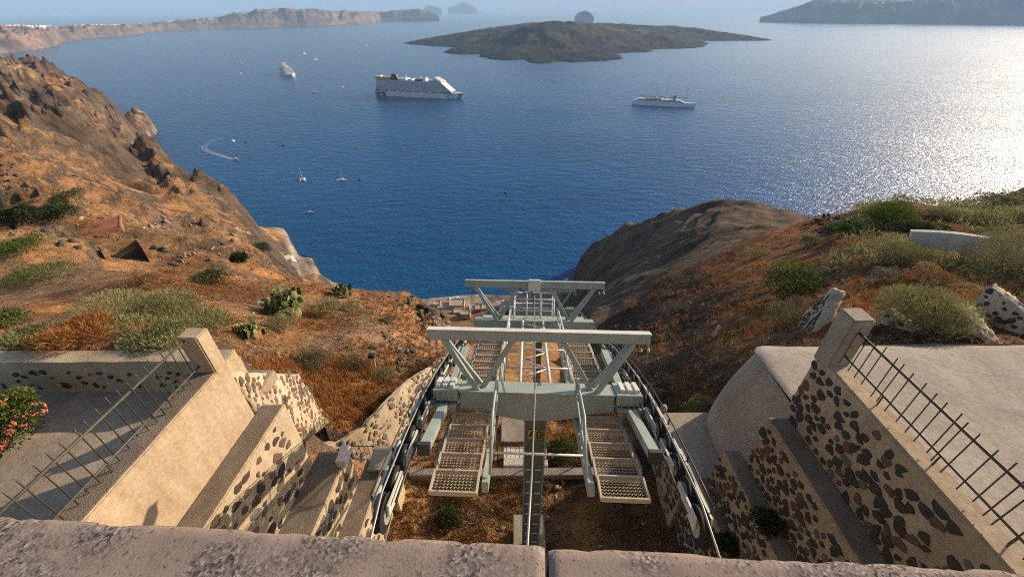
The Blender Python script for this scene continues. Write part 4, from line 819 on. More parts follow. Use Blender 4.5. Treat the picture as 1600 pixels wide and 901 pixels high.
# number plate on the near mast
pl = MB(); pl.add([wv1(a, -.168, z) for a, z in ((-.13, -.70), (.13, -.70), (.13, -.98), (-.13, -.98))], [(0, 1, 2, 3)]); o_ = pl.build('number_plate', 'sign_yellow', mast1)
def seg(*q): MB().tube([wv1(x, -.172, z) for x, z in q], .0001).build
num = MB()
def stroke(pts, w=.026):
    for (x0, z0), (x1, z1) in zip(pts[:-1], pts[1:]):
        d = Vector((x1 - x0, z1 - z0)).normalized(); n = Vector((-d.y, d.x)) * w / 2; e = d * w / 2
        q = [(x0 - e.x + n.x, z0 - e.y + n.y), (x1 + e.x + n.x, z1 + e.y + n.y), (x1 + e.x - n.x, z1 + e.y - n.y), (x0 - e.x - n.x, z0 - e.y - n.y)]
        num.add([wv1(a, -.1725 - .0004 * len(num.f), b_) for a, b_ in q], [(0, 1, 2, 3)])
stroke([(-.045, -.735), (-.10, -.865), (-.012, -.865)]); stroke([(-.035, -.81), (-.035, -.945)])
stroke([(.04, -.77), (.058, -.742), (.085, -.742), (.103, -.77), (.103, -.91), (.085, -.94), (.058, -.94), (.04, -.91), (.04, -.77)])
num.build('numerals', 'sign_black', o_)
num2 = MB()
for q in ([(-.137, -.693), (.137, -.693), (.137, -.703), (-.137, -.703)], [(-.137, -.977), (.137, -.977), (.137, -.987), (-.137, -.987)]): num2.add([wv1(a, -.1705, z) for a, z in q], [(0, 1, 2, 3)])
num2.build('border', 'sign_black', o_)

# ropes
M1 = Matrix.Translation(T1O) @ Matrix.Rotation(-Y1, 4, 'Z') @ Matrix.Rotation(-S1, 4, 'X')
M2 = Matrix.Translation(T2O) @ Matrix.Rotation(-Y1, 4, 'Z') @ Matrix.Rotation(-R(33), 4, 'X')
for s, nm in ((-1, 'left'), (1, 'right')):
    prof = [(q, .09 - .028 * abs(q) - (.034 if q < 0 else .022) * q * q + .135) for q in (-2.36, -1.97, -1.19, -.41, .41, 1.19, 1.97, 2.75, 3.53)]
    pts = [Vector((-1.36, .45, CZ - 4.28)) if s < 0 else Vector((2.02, .45, CZ - 4.62))] + [M1 @ Vector((s * 1.86, u, w - .06)) for u, w in prof] + [M2 @ Vector((s * 1.86, u, .16)) for u in (-1.2, 0, 1.2)] + [P(800 + s * 6, 497, 240)]
    r_ = MB().tube(pts, .013, 8).build('haul_rope', 'steel_rope', None, True); tag(r_, f'steel haul rope running over the {nm} sheave train of the tower', 'rope')
sc_ = [P(822, 880, 2.6), P(831, 740, 4.2), P(836, 620, 6.2)] + [M1 @ Vector((.0, 3.9, .85))]
tag(MB().tube(sc_, .010, 8).build('signal_cable', 'steel_rope', None, True), 'thin pale signal cable strung down the middle of the near tower', 'cable')

# footings, kerb and fence below
def placed_box(name, label, cat, a, b_, mat):
    c = Vector(((a[0] + b_[0]) / 2, (a[1] + b_[1]) / 2, a[2])); o = bm_obj(rough_box(a, b_, .25, .012, int(abs(a[0] * 77))), name, mat, off=c); o.location = c; return tag(o, label, cat)
bx, by = T1O.x, T1O.y
placed_box('concrete_footing', 'pale concrete footing under the foot of the near mast', 'footing', (bx - .42, by - .65, CZ - 12.9), (bx + .42, by + .95, CZ - 11.35), 'concrete')
placed_box('concrete_slab', 'cracked concrete slab on the slope behind the near mast', 'slab', (bx - .85, 9.1, CZ - 14.0), (bx + .75, 10.2, CZ - 12.95), 'concrete')
placed_box('concrete_pedestal', 'pale painted concrete pedestal block just behind the near mast', 'pedestal', (bx - .72, 7.65, CZ - 13.4), (bx + .72, 8.35, CZ - 12.15), 'whitewash')
placed_box('concrete_kerb', 'long low concrete kerb crossing the dirt under the iron fence', 'kerb', (-3.3, 7.3, CZ - 13.2), (4.3, 7.58, CZ - 12.12), 'concrete')
fe = empty('iron_fence', (-1.5, 7.9, CZ - 12.5), 'black iron fence across the dirt below the walkways', 'fence'); bar = MB().tube([(0, 0, 0), (0, 0, 1.0)], .009, 5).mesh('bar', 'rail_rust')
for z in (.15, .88): MB().tube([(-3.8, .15, z), (4.0, 0, z)], .014, 6).build('rail', 'steel_dark', fe)
for k in range(56): b_ = link('bar', bar, fe); b_.location = (-3.75 + k * .14, .15 - .0038 * k * .7, .02)
for q in (-3.8, -2.2, -.6, 1.0, 2.6, 4.0): MB().box((q - .02, .13 - .02 * (q + 3.8) - .02, -.5), (q + .02, .13 - .02 * (q + 3.8) + .02, 1.05)).build('post', 'steel_dark', fe)

# ------------------------------------------------------------------ vegetation
def leaves(n, lumps, ln, wd, up=0.35, seed=0, spread=0.7, shell=0.55):
    """n blades spread through a set of lumps (cx,cy,cz,rx,ry,rz) -> verts, quads, rnd"""
    g = np.random.default_rng(seed); L = np.array(lumps); vol = L[:, 3] * L[:, 4] * L[:, 5]; k = g.choice(len(L), n, p=vol ** .8 / (vol ** .8).sum())
    d = g.normal(size=(n, 3)); d /= np.linalg.norm(d, axis=1)[:, None]; d[:, 2] = np.where(d[:, 2] < -.35, -d[:, 2], d[:, 2])
    rad = shell + (1 - shell) * g.random(n) ** .5
    c = L[k, :3] + d * L[k, 3:] * rad[:, None]
    ax = d * 1.0 + g.normal(size=(n, 3)) * spread + np.array([0, 0, up]); ax /= np.linalg.norm(ax, axis=1)[:, None]
    sd = np.cross(ax, g.normal(size=(n, 3))); sd /= np.linalg.norm(sd, axis=1)[:, None]
    l = ln * g.uniform(.6, 1.4, n)[:, None]; w = wd * g.uniform(.6, 1.3, n)[:, None]
    v = np.stack([c - sd * w * .4, c + ax * l * .5 - sd * w, c + ax * l, c + ax * l * .5 + sd * w], 1)
    rnd = np.clip(g.normal(.45, .24, n) + .18 * g.normal(size=len(L))[k], 0, 1)
    return v.reshape(-1, 3), np.arange(4 * n).reshape(n, 4), np.repeat(rnd, 4)
def leaf_mesh(name, v, f, rnd, mat):
    me = np_mesh(name, v, f, mat); a = me.attributes.new('rnd', 'FLOAT', 'POINT'); a.data.foreach_set('value', rnd.astype(np.float32)); return me
def lumps_for(w, d, h, n, seed, flat=0.0):
    g = random.Random(seed); out = [(0, 0, h * .30, w * .36, d * .36, h * .42)]
    for i in range(n):
        a = 2 * math.pi * (i + g.uniform(-.3, .3)) / n; q = g.uniform(.35, .72); s = g.uniform(.22, .36)
        out.append((math.cos(a) * w * .5 * q, math.sin(a) * d * .5 * q, h * g.uniform(.22, .66) * (1 - .5 * q * q), w * s * .8, d * s * .8, h * g.uniform(.26, .42)))
    return out
def shrub(px, py, wpx, hratio, mat, label, cat='shrub', n=3500, ln=.11, wd=.012, seed=0, t=None, name='shrub', group=None, up=.35, nl=9, sink=.06, pos=None, w=None, shell=.5, spread=.7):
    if pos is None:
        if t is None: pos, t = hit(px, py)
        else: pos = P(px, py, t); pos.z = hz(pos.x, pos.y)
        w = wpx * t / FPX
    h = w * hratio; o = empty(name, (pos.x, pos.y, pos.z - sink * h), label, cat, group)
    lm = lumps_for(w, w * .9, h, nl, seed + 5)
    v, f, r = leaves(n, lm, ln, wd, up, seed, spread, shell); link('crown', leaf_mesh('crown', v, f, r, mat), o)
    st = MB()
    for (cx, cy, cz, *_) in lm[1:7]: st.tube([(cx * .06, cy * .06, -.12 * h), (cx * .45, cy * .45, cz * .5), (cx, cy, cz)], max(.007, w * .008), 5, .004)
    st.tube([(0, 0, -.15 * h), (0, 0, h * .25)], max(.012, w * .014), 6); st.build('stem', 'twig', o)
    return o
SH = [ # base pixel, width px, height/width, material, label, leaves, leaf length, leaf width
 (215, 500, 235, .40, 'leaf_olive', 'huge olive-grey feathery bush behind the low patio wall', 42000, .13, .0085),
 (325, 518, 90, .42, 'leaf_olive', 'feathery pale bush at the end post, right flank of the huge bush', 8000, .13, .008),
 (130, 541, 95, .6, 'leaf_dry', 'rust-orange dry bush in front of the huge olive bush', 5000, .17, .006),
 (250, 537, 105, .28, 'leaf_olive', 'low pale feathery shrub just over the patio wall, right of the dry orange bush', 7000, .10, .007),
 (55, 538, 90, .25, 'leaf_olive', 'low pale feathery shrub over the patio wall at the left', 5000, .10, .007),
 (22, 508, 52, .6, 'leaf_green', 'bright green leafy weed at the left edge above the patio wall', 1500, .12, .022),
 (70, 440, 95, .35, 'leaf_green', 'green spreading shrub on the slope above the huge bush', 3500, .16, .02),
 (490, 574, 62, .6, 'leaf_grey', 'grey-green thorny shrub above the dry grass terrace', 4500, .11, .009),
 (555, 575, 45, .5, 'leaf_grey', 'small dull shrub right of the grey-green thorny shrub', 1800, .10, .009),
 (600, 592, 50, .4, 'leaf_olive', 'small olive shrub close above the curved rubble wall', 1800, .10, .009),
 (440, 515, 60, .45, 'leaf_olive', 'round pale shrub between the two cacti clumps', 3000, .12, .009),
 (548, 485, 28, .8, 'leaf_olive', 'small olive shrub on top of the orange knoll', 1200, .13, .012),
 (515, 490, 45, .6, 'leaf_olive', 'olive shrub left on the crest of the orange knoll', 2500, .14, .012),
 (610, 505, 30, .6, 'leaf_grey', 'grey thorny shrub near the rocky rim of the knoll', 1200, .12, .012),
 (47, 352, 48, .75, 'leaf_dark', 'dark green round tree among rocks at the upper left slope', 4500, .30, .06),
 (95, 340, 55, .5, 'leaf_dark', 'dark sprawling shrub left of the red-roofed ruin', 4000, .28, .05),
 (110, 318, 45, .5, 'leaf_dark', 'dark shrub uphill behind the red-roofed ruin', 2500, .28, .05),
 (410, 392, 26, .6, 'leaf_dark', 'dark shrub alone on the bright slope above the beach', 2000, .55, .10),
 (374, 408, 18, .6, 'leaf_dark', 'small dark shrub downslope of the cave-like ruin', 1500, .5, .10),
 (1235, 462, 105, .55, 'leaf_green', 'bright green leafy shrub on the dark slope', 6000, .12, .020),
 (1228, 505, 85, .5, 'leaf_grey', 'dusky grey shrub below the bright green shrub', 4500, .11, .008),
 (1408, 415, 100, .5, 'leaf_olive', 'rounded straw-tipped bush beside the curved whitewashed wall', 9000, .12, .007),
 (1428, 510, 118, .68, 'leaf_olive', 'large rounded grey bush with yellow tips just beyond the plastered roof', 15000, .11, .006),
 (1385, 358, 85, .62, 'leaf_green', 'green pine-like shrub standing out against the sea', 7000, .20, .02),
 (1425, 372, 72, .5, 'leaf_dark', 'darker green shrub beside the pine-like shrub', 5000, .18, .02),
 (1330, 365, 60, .45, 'leaf_green', 'low green shrub downhill of the pine-like shrub', 3500, .17, .02),
 (1262, 384, 34, .6, 'leaf_olive', 'small olive shrub near the crest of the rust-coloured slope', 1800, .16, .014),
 (1572, 435, 150, .55, 'leaf_grey', 'big dusky bush at the right edge above the rubble walls', 12000, .12, .008),
 (1560, 385, 80, .4, 'leaf_olive', 'pale olive bush behind the big dusky bush', 4500, .12, .009),
 (1330, 395, 55, .5, 'leaf_dry', 'rusty dry bush under the low green shrub', 2200, .14, .008),
 (1450, 440, 60, .45, 'leaf_straw', 'beige dried-out bush between the two rounded bushes', 2500, .12, .007),
 (1530, 415, 80, .4, 'leaf_straw', 'straw-coloured dry bush below the whitewashed wall', 3000, .12, .007),
 (1380, 440, 45, .6, 'leaf_grey', 'grey flowering weed left of the beige dry bush', 1800, .10, .009),
 (1095, 648, 62, .5, 'leaf_olive', 'yellow-green shrub against the rounded plaster wall', 3500, .10, .009),
 (1110, 430, 40, .4, 'leaf_straw', 'straw tuft on the crest of the dark slope', 1500, .16, .012),
 (1180, 402, 46, .4, 'leaf_olive', 'olive tuft high on the dark slope crest', 1800, .16, .012),
 (985, 480, 34, .5, 'leaf_straw', 'straw tuft at the dark slope edge right of the tower', 1200, .13, .012),
 (1480, 345, 70, .3, 'leaf_olive', 'low olive mound left on the far bushy slope', 3000, .2, .02),
 (1530, 350, 80, .3, 'leaf_olive', 'low olive mound in the middle of the far bushy slope', 3000, .2, .02),
 (1590, 345, 70, .3, 'leaf_olive', 'low olive mound at the right edge of the far bushy slope', 3000, .2, .02),
 (1565, 322, 70, .25, 'leaf_grey', 'dull low mound high on the far bushy slope', 3000, .25, .025),
 (1500, 372, 60, .3, 'leaf_straw', 'straw mound right behind the whitewashed wall', 2500, .15, .014),
 (330, 440, 60, .35, 'leaf_dark', 'dark shrub in the gully behind the huge olive bush', 2500, .16, .02),
 (30, 395, 70, .35, 'leaf_green', 'green shrub at the left edge below the dark round tree', 2500, .25, .03)]
for i, (px, py, wp, hr, mt_, lab, n, ln, wd) in enumerate(SH): shrub(px, py, wp, hr, mt_, lab, t=13.2 if i == 0 else None, n=n, ln=ln, wd=wd, seed=600 + i, nl=14 if n > 9000 else 9, up=.55 if mt_ in ('leaf_olive', 'leaf_dry', 'leaf_straw') else .3, spread=.45 if mt_ in ('leaf_olive', 'leaf_dry') else .7)
# weeds on the wall ledges and by the mast
shrub(0, 0, 0, .8, 'leaf_dark', 'green weed sprouting from the wall ledge, upper of two', pos=Vector((4.85, 3.9, CZ - 8.3)), w=.55, n=1600, ln=.09, wd=.012, seed=901)
shrub(0, 0, 0, .8, 'leaf_dark', 'green weed sprouting low between the shaded wall tiers', pos=Vector((4.55, 4.1, CZ - 9.6)), w=.5, n=1400, ln=.09, wd=.012, seed=902)
shrub(0, 0, 0, .5, 'leaf_green', 'green weed growing beside the pedestal behind the mast', pos=Vector((T1O.x + 1.15, 8.3, CZ - 12.5)), w=1.1, n=2600, ln=.11, wd=.013, seed=903)
shrub(0, 0, 0, .6, 'leaf_dark', 'dark weed in the dirt left of the near mast', pos=Vector((-1.9, 6.0, CZ - 12.25)), w=.75, n=1800, ln=.09, wd=.011, seed=904)
shrub(0, 0, 0, .4, 'leaf_green', 'sparse green weed at the near end of the left walkway', pos=Vector((-1.5, 7.0, CZ - 12.25)), w=.9, n=1300, ln=.09, wd=.011, seed=905)
# flowering shrub on the patio
fs = shrub(0, 0, 0, .72, 'leaf_green', 'patio shrub covered in pink and orange flower heads', 'flower shrub', pos=Vector((-10.0, 5.1, CZ - 7.0)), w=1.5, n=5500, ln=.085, wd=.02, seed=910, name='flower_shrub')
FLW = []
for mt_ in ('flower_pink', 'flower_orange', 'flower_pink'):
    mb = MB(); g = random.Random(len(FLW))
    for k in range(14):
        a = g.uniform(0, 6.28); q = g.uniform(0, .8); x, y = math.cos(a) * q, math.sin(a) * q; z = .55 * (1 - q * q)
        mb.lathe([(.05, z - .1), (.24, z), (.14, z + .12), (.02, z + .14)], (x, y, 0), (x * .6, y * .6, 1), 5)
    FLW.append(mb.mesh('flower', mt_))
for k in range(115):
    a = random.uniform(0, 6.28); e = random.uniform(.05, 1.35); d = Vector((math.cos(a) * math.cos(e), math.sin(a) * math.cos(e), math.sin(e)))
    f_ = link('flower', random.choice(FLW), fs); f_.location = (d.x * .66, d.y * .62, .33 + d.z * .62); f_.rotation_euler = d.to_track_quat('Z', 'Y').to_euler(); f_.scale = [random.uniform(.05, .075)] * 3
# cacti: flat pads
def cactus(px, py, wpx, label, seed, n=70):
    pos, t = hit(px, py); w = wpx * t / FPX; o = empty('prickly_pear', (pos.x, pos.y, pos.z - .05), label, 'cactus'); g = random.Random(seed)
    mb = MB(); vals = []
    for k in range(n):
        a = g.uniform(0, 6.28); q = g.uniform(0, .5) * w; h = g.uniform(.05, .55) * w * (1 - .8 * (q / w) ** 2); s = g.uniform(.10, .16) * min(1.6, max(1, w / 1.6)); n0 = len(mb.v)
        ax = Vector((g.gauss(0, .5), g.gauss(0, .5), 1)).normalized(); sd = ax.orthogonal().normalized(); sd.rotate(Matrix.Rotation(g.uniform(0, 6.28), 3, ax)); th = ax.cross(sd)
        c = Vector((math.cos(a) * q, math.sin(a) * q, h)); ring = []
        for i in range(8): b_ = 2 * math.pi * i / 8; ring.append(c + ax * (math.cos(b_) * s * 1.25 + s) + sd * math.sin(b_) * s * .8)
        m0, m1 = c + ax * s + th * .03, c + ax * s - th * .03
        mb.add(ring + [m0, m1], [(i, (i + 1) % 8, 8) for i in range(8)] + [((i + 1) % 8, i, 9) for i in range(8)]); vals += [g.random() ** 1.3] * 10
    me = bpy.data.meshes.new('pads'); me.from_pydata(mb.v, [], mb.f); me.materials.append(M['leaf_cactus']); at_ = me.attributes.new('rnd', 'FLOAT', 'POINT'); at_.data.foreach_set('value', np.array(vals, np.float32))
    kind(link('pads', me, o), 'stuff'); MB().tube([(0, 0, -.2), (.05, 0, w * .15)], .07, 7).build('trunk', 'twig', o)
cactus(448, 492, 62, 'prickly pear clump with pale fruit left on the orange slope', 1, 120); cactus(388, 530, 44, 'prickly pear clump nearest the left end post', 2, 80)
cactus(535, 462, 34, 'prickly pear on the crest of the knoll, left one', 3, 70); cactus(568, 450, 40, 'prickly pear on the crest of the knoll against the sea', 4, 80)

# dry grass: far too many blades to count
def grass_field(name, label, n_tuft, picker, mat, hgt, blades, seed):
    g = np.random.default_rng(seed); pts = []
    while len(pts) < n_tuft:
        q = picker(g)
        if q is not None: pts.append(q)
    pts = np.array(pts); m = len(pts); n = m * blades
    sc_ = np.repeat(g.uniform(.5, 1.3, m), blades); b0 = np.repeat(pts, blades, 0); ang = g.uniform(0, 6.283, n); rad = g.random(n) * .09 * sc_
    base = b0 + np.stack([np.cos(ang) * rad, np.sin(ang) * rad, np.full(n, -.03)], -1); lean = g.normal(0, .35, (n, 2)); h = hgt * sc_ * g.uniform(.5, 1.25, n)
    tip = base + np.stack([lean[:, 0] * h, lean[:, 1] * h, h], -1); sd = np.stack([np.cos(ang + 1.6), np.sin(ang + 1.6), 0 * ang], -1) * .007 * (1 + np.linalg.norm(base - np.array([0, 0, CZ]), axis=1) / 25)[:, None]
    v = np.stack([base - sd, base + sd, tip], 1).reshape(-1, 3); f = np.arange(3 * n).reshape(n, 3); r = np.repeat(np.clip(np.repeat(g.normal(.5, .22, m), blades) + g.normal(0, .15, n), 0, 1), 3)
    o = link(name, leaf_mesh(name, v, f, r, mat)); o['label'] = label; kind(o, 'stuff')
def pick_noise(region, seed, thr):
    def f(g):
        x, y = region(g)
        if fbm(np.array([x / 2.6]), np.array([y / 2.6]), 3, seed)[0] < thr + g.normal(0, .12): return None
        return (x, y, hz(x, y))
    return f
def polar(a0, a1, r0, r1):
    def f(g): a = math.radians(g.uniform(a0, a1)); r = math.exp(g.uniform(math.log(r0), math.log(r1))); return r * math.sin(a), r * math.cos(a)
    return f
rect = lambda x0, x1, y0, y1: (lambda g: (g.uniform(x0, x1), g.uniform(y0, y1)))
grass_field('dry_grass', 'rust-coloured dry grass on the terrace left of the ropeway', 1500, pick_noise(rect(-9.5, -4.2, 8.6, 14), 1, -.35), 'leaf_dry', .30, 22, 31)
grass_field('dry_grass', 'dry tufts scattered over the orange knoll and left slope', 2600, pick_noise(polar(-50, -8, 11, 42), 2, .05), 'leaf_dry', .24, 16, 32)
grass_field('dry_grass', 'straw and rust grass on the dirt under the tower', 1500, pick_noise(rect(-3.5, 4.3, 3.7, 7.2), 3, -.02), 'leaf_straw', .16, 18, 33)
grass_field('dry_grass', 'dry grass behind the iron fence', 900, pick_noise(rect(-4.0, 4.0, 8.0, 14), 4, -.05), 'leaf_dry', .24, 18, 34)
grass_field('dry_grass', 'rust-coloured grass over the shaded slope', 1700, pick_noise(polar(22, 58, 16, 46), 5, .05), 'leaf_dry', .26, 16, 35)
grass_field('dry_grass', 'straw grass between the bushes above the roof', 1400, pick_noise(polar(30, 60, 11, 40), 6, .0), 'leaf_straw', .22, 16, 36)
def scrub_field(name, label, n, region, mat, size, seed, blades=44):
    g = np.random.default_rng(seed); vs = []; rs = []
    for k in range(n):
        x, y = region(g); r = math.hypot(x, y); s = size * g.uniform(.5, 1.4) * (1 + r * .006)
        v, f, q = leaves(blades, [(x, y, hz(x, y) + s * .15, s, s, s * .55)], s * .5, s * .045, .3, int(g.integers(1e6)), .7, .4); vs.append(v); rs.append(q)
    v = np.concatenate(vs); o = link(name, leaf_mesh(name, v, np.arange(len(v)).reshape(-1, 4), np.concatenate(rs), mat)); o['label'] = label; kind(o, 'stuff')
scrub_field('scrub_vegetation', 'small grey scrub dotting the near slopes', 420, polar(-56, -7, 12, 60), 'leaf_grey', .26, 41)
scrub_field('scrub_vegetation', 'scrub dotting the far left hillside', 900, polar(-52, -30, 55, 330), 'leaf_dark', .5, 42, 24)
scrub_field('scrub_vegetation', 'low scrub over the right-hand slope', 700, polar(13, 58, 12, 60), 'leaf_grey', .24, 43)
scrub_field('scrub_vegetation', 'olive ground cover on the far right shoulder', 700, polar(42, 60, 24, 80), 'leaf_olive', .5, 44)

# rocks strewn over the slopes
ROCKS = []
for k in range(14):                          # angular broken blocks
    g = random.Random(70 + k); bm = bmesh.new()
    for _ in range(11): bm.verts.new(Vector((g.uniform(-1, 1), g.uniform(-1, 1), g.uniform(-1, 1))) * g.uniform(.7, 1.1))
    r_ = bmesh.ops.convex_hull(bm, input=list(bm.verts)); bmesh.ops.delete(bm, geom=[v for v in bm.verts if not v.link_faces], context='VERTS'); bm.verts.index_update()
    ROCKS.append((np.array([v.co for v in bm.verts]), np.array([[v.index for v in f.verts] for f in bm.faces]))); bm.free()
def rock_field(name, label, n, region, mat, s0, s1, seed, flat=.6):
    g = np.random.default_rng(seed); vs = []; fs_ = []; b0 = 0
    for k in range(n):
        x, y = region(g); s = s0 * (s1 / s0) ** (g.random() ** 2.2); IV, IF = ROCKS[int(g.integers(14))]
        v = IV * s * np.array([g.uniform(.6, 1.4), g.uniform(.6, 1.4), flat * g.uniform(.6, 1.3)]); a = g.uniform(0, 6.28); tl = g.normal(0, .3)
        v = np.stack([v[:, 0] * math.cos(tl) - v[:, 2] * math.sin(tl), v[:, 1], v[:, 0] * math.sin(tl) + v[:, 2] * math.cos(tl)], -1)
        v = np.stack([v[:, 0] * math.cos(a) - v[:, 1] * math.sin(a), v[:, 0] * math.sin(a) + v[:, 1] * math.cos(a), v[:, 2]], -1)
        vs.append(v + np.array([x, y, hz(x, y) + s * .05])); fs_.append(IF + b0); b0 += len(IV)
    o = link(name, np_mesh(name, np.concatenate(vs), np.concatenate(fs_), mat)); o['label'] = label; kind(o, 'stuff')
def gauss_px(px, py, sx, sy):
    def f(g):
        p, _ = hit(g.normal(px, sx), g.normal(py, sy)); return p.x, p.y
    return f
rock_field('loose_rubble', 'dark crags along the rim of the orange knoll', 170, gauss_px(672, 478, 14, 22), 'rock_dark', .10, .5, 51, .9)
rock_field('loose_rubble', 'pale rocks below the rim of the knoll', 90, gauss_px(690, 500, 14, 16), 'rock_pale', .08, .35, 52, .9)
rock_field('loose_rubble', 'stones scattered over the near left slope', 700, polar(-52, -7, 10, 45), 'rock_pale', .03, .16, 53)
rock_field('loose_rubble', 'dark stones at the foot of the knoll', 160, gauss_px(625, 545, 26, 20), 'rock_dark', .06, .3, 54)
rock_field('loose_rubble', 'dark outcrop around the dark green tree', 120, gauss_px(60, 330, 45, 26), 'rock_dark', .12, .45, 55)
rock_field('loose_rubble', 'grey crag at the left edge of the slope', 60, gauss_px(8, 275, 14, 20), 'rock_dark', .2, .8, 56, .9)
rock_field('loose_rubble', 'pebbles and stones in the dirt below the tower', 420, rect(-3.4, 4.2, 3.8, 8), 'rock_pale', .02, .12, 57)
rock_field('loose_rubble', 'stones strewn over the shaded slope', 800, polar(12, 58, 10, 45), 'rock_dark', .03, .16, 58)
rock_field('loose_rubble', 'crags on the crest of the dark slope', 90, gauss_px(1300, 352, 26, 8), 'rock_dark', .15, .7, 59)
rock_field('loose_rubble', 'boulders along the beach and shoreline', 160, lambda g: (lambda p: (p.x, p.y))(PZ(np.interp(q := g.uniform(0, 1), [0, .3, .6, 1], [448, 470, 486, 520]) + g.normal(0, 2), np.interp(q, [0, .3, .6, 1], [352, 378, 402, 436]) + g.normal(0, 2), 1)), 'rock_dark', .8, 3.2, 60)
rock_field('loose_rubble', 'crags on the far left hillside', 500, polar(-52, -32, 50, 330), 'rock_dark', .2, .8, 61, .7)
rock_field('loose_rubble', 'pale crags on the far left hillside', 400, polar(-50, -30, 60, 420), 'rock_pale', .15, .7, 62, .7)

# ------------------------------------------------------------------ ships and boats
def hull(mb, L, B, D, T, bow=.22, stern=.9, flare=.75, n=14):
    """x forward; deck at z=D, keel at z=-T"""
    vv = []; ff = []
    for i in range(n + 1):
        f = i / n; x = -L / 2 + L * f
        w = B / 2 * (stern + (1 - stern) * min(1, f / .2)) if f < 1 - bow else B / 2 * max(.01, 1 - ((f - 1 + bow) / bow) ** 1.9)
        rake = -L * .05 * max(0, (f - .9) / .1); lw_ = w * (flare if f > 1 - bow else .96)
        vv += [(x, -w, D), (x + rake, -lw_, 0), (x + rake, -lw_ * .8, -T), (x + rake, lw_ * .8, -T), (x + rake, lw_, 0), (x, w, D)]
    for i in range(n):
        for k in range(6): j = (k + 1) % 6; ff.append((i * 6 + k, i * 6 + j, i * 6 + 6 + j, i * 6 + 6 + k))
    ff += [(5, 4, 3, 2, 1, 0), tuple(n * 6 + k for k in range(6))]
    return mb.add(vv, ff)
def berth(name, label, cat, stern, bow, z=0, group=None):
    a = PZ(*stern); b_ = PZ(*bow); c = (a + b_) / 2; d = b_ - a
    o = empty(name, (c.x, c.y, z), label, cat, group, rot=(0, 0, math.atan2(d.y, d.x))); return o, d.length
# large cruise ship
o, L = berth('cruise_ship', 'large white cruise ship with grey balcony sides, dark funnel and painted bow', 'cruise ship', (591, 147.5), (726, 154))
B = L * .125; s = L / 300
hull(MB(), L, B, 17 * s, 6, .16).build('hull', 'ship_white', o)
pt = MB()
for sd in (-1, 1): pt.add([(L * (.30 + .19 * f) - .03 * L * (1 - zz), sd * (B / 2 * (1 - max(0, (.30 + .19 * f + .5 - .84) / .16) ** 1.9) * (.78 + .22 * zz) + .25), (1 + 14.5 * zz) * s) for f in (0, .25, .5, .75, .95) for zz in (0, .5, 1)], [(i * 3 + k, i * 3 + k + 1, i * 3 + k + 4, i * 3 + k + 3) for i in range(4) for k in range(2)])
pt.build('bow_painting', 'hull_art', o)
sp_ = MB()
for sd in (-1, 1): sp_.add([(-L * (.49 - .12 * f), sd * (B / 2 * .96 + .3), (1 + 13 * zz) * s) for f in (0, .5, 1) for zz in (0, 1)], [(0, 1, 3, 2), (2, 3, 5, 4)])
sp_.build('stern_painting', 'hull_art', o)
MB().box((-L * .485, -B * .49, 17 * s), (L * .38, B * .49, 21 * s)).build('promenade', 'ship_glass', o)
for k in range(16):
    for sd in (-1, 1): MB().box((-L * .42 + k * L * .046, sd * B * .50 - 1.6, 17.6 * s), (-L * .42 + k * L * .046 + L * .033, sd * B * .50 + 1.6, 20.6 * s)).build('lifeboat', 'ship_orange' if k % 2 else 'ship_white', o)
for d in range(10):
    z = (21 + d * 3.0) * s; fr = L * (.385 - .012 * d); bk = -L * (.485 - .003 * d)
    dk = MB().box((bk, -B * .497, z), (fr, B * .497, z + .7 * s)).build('deck', 'ship_white', o)
    MB().box((bk + 1, -B * .475, z + .7 * s), (fr - 3, B * .475, z + 3.0 * s)).build('cabins', 'ship_grey', dk)
    dv = MB()
    for k in range(46):
        x = bk + 3 + (fr - bk - 14) * k / 45
        for sd in (-1, 1): dv.box((x, sd * B * .485 - B * .011, z + .71 * s), (x + .5, sd * B * .485 + B * .011, z + 2.98 * s))
    dv.build('balcony_divider', 'ship_white', dk)['kind'] = 'stuff'
MB().prism([(L * .385, -B * .46, 21 * s), (L * .27, -B * .46, 51 * s), (L * .265, -B * .46, 51 * s), (L * .37, -B * .46, 21 * s)], (0, B * .92, 0)).build('front_screen', 'ship_white', o)
for k in range(4): MB().box((L * (.225 - .012 * k), -B * .44, (51 + 3.2 * k) * s), (L * (.285 - .02 * k), B * .44, (53.2 + 3.2 * k) * s)).build('bridge_deck', 'ship_white', o)
MB().prism([(-L * .22, -B * .16, 51 * s), (-L * .30, -B * .16, 51 * s), (-L * .295, -B * .14, 69 * s), (-L * .245, -B * .14, 69 * s)], (0, B * .30, 0)).build('funnel', 'ship_navy', o)
MB().box((-L * .47, -B * .40, 51 * s), (-L * .31, B * .40, 60 * s)).build('aft_deckhouse', 'ship_tan', o)
for i, (x0, x1, h) in enumerate(((-.20, -.12, 7), (-.10, -.05, 5), (-.02, .04, 6), (.07, .10, 9), (.13, .19, 5), (-.485, -.455, 11), (-.44, -.42, 13))): MB().box((x0 * L, -B * .38 + i, 51 * s), (x1 * L, B * .34 - i, (51 + h) * s)).build('deckhouse', 'ship_white' if i != 2 else 'ship_glass', o)
for x in (-.15, .02, .085, .2): MB().lathe([(3, 0), (3.6, 2), (2.4, 5), (.2, 6)], (x * L, B * .1, 58 * s), (0, 0, 1), 10).build('radar_dome', 'ship_white', o, True)
o.scale.z = .88
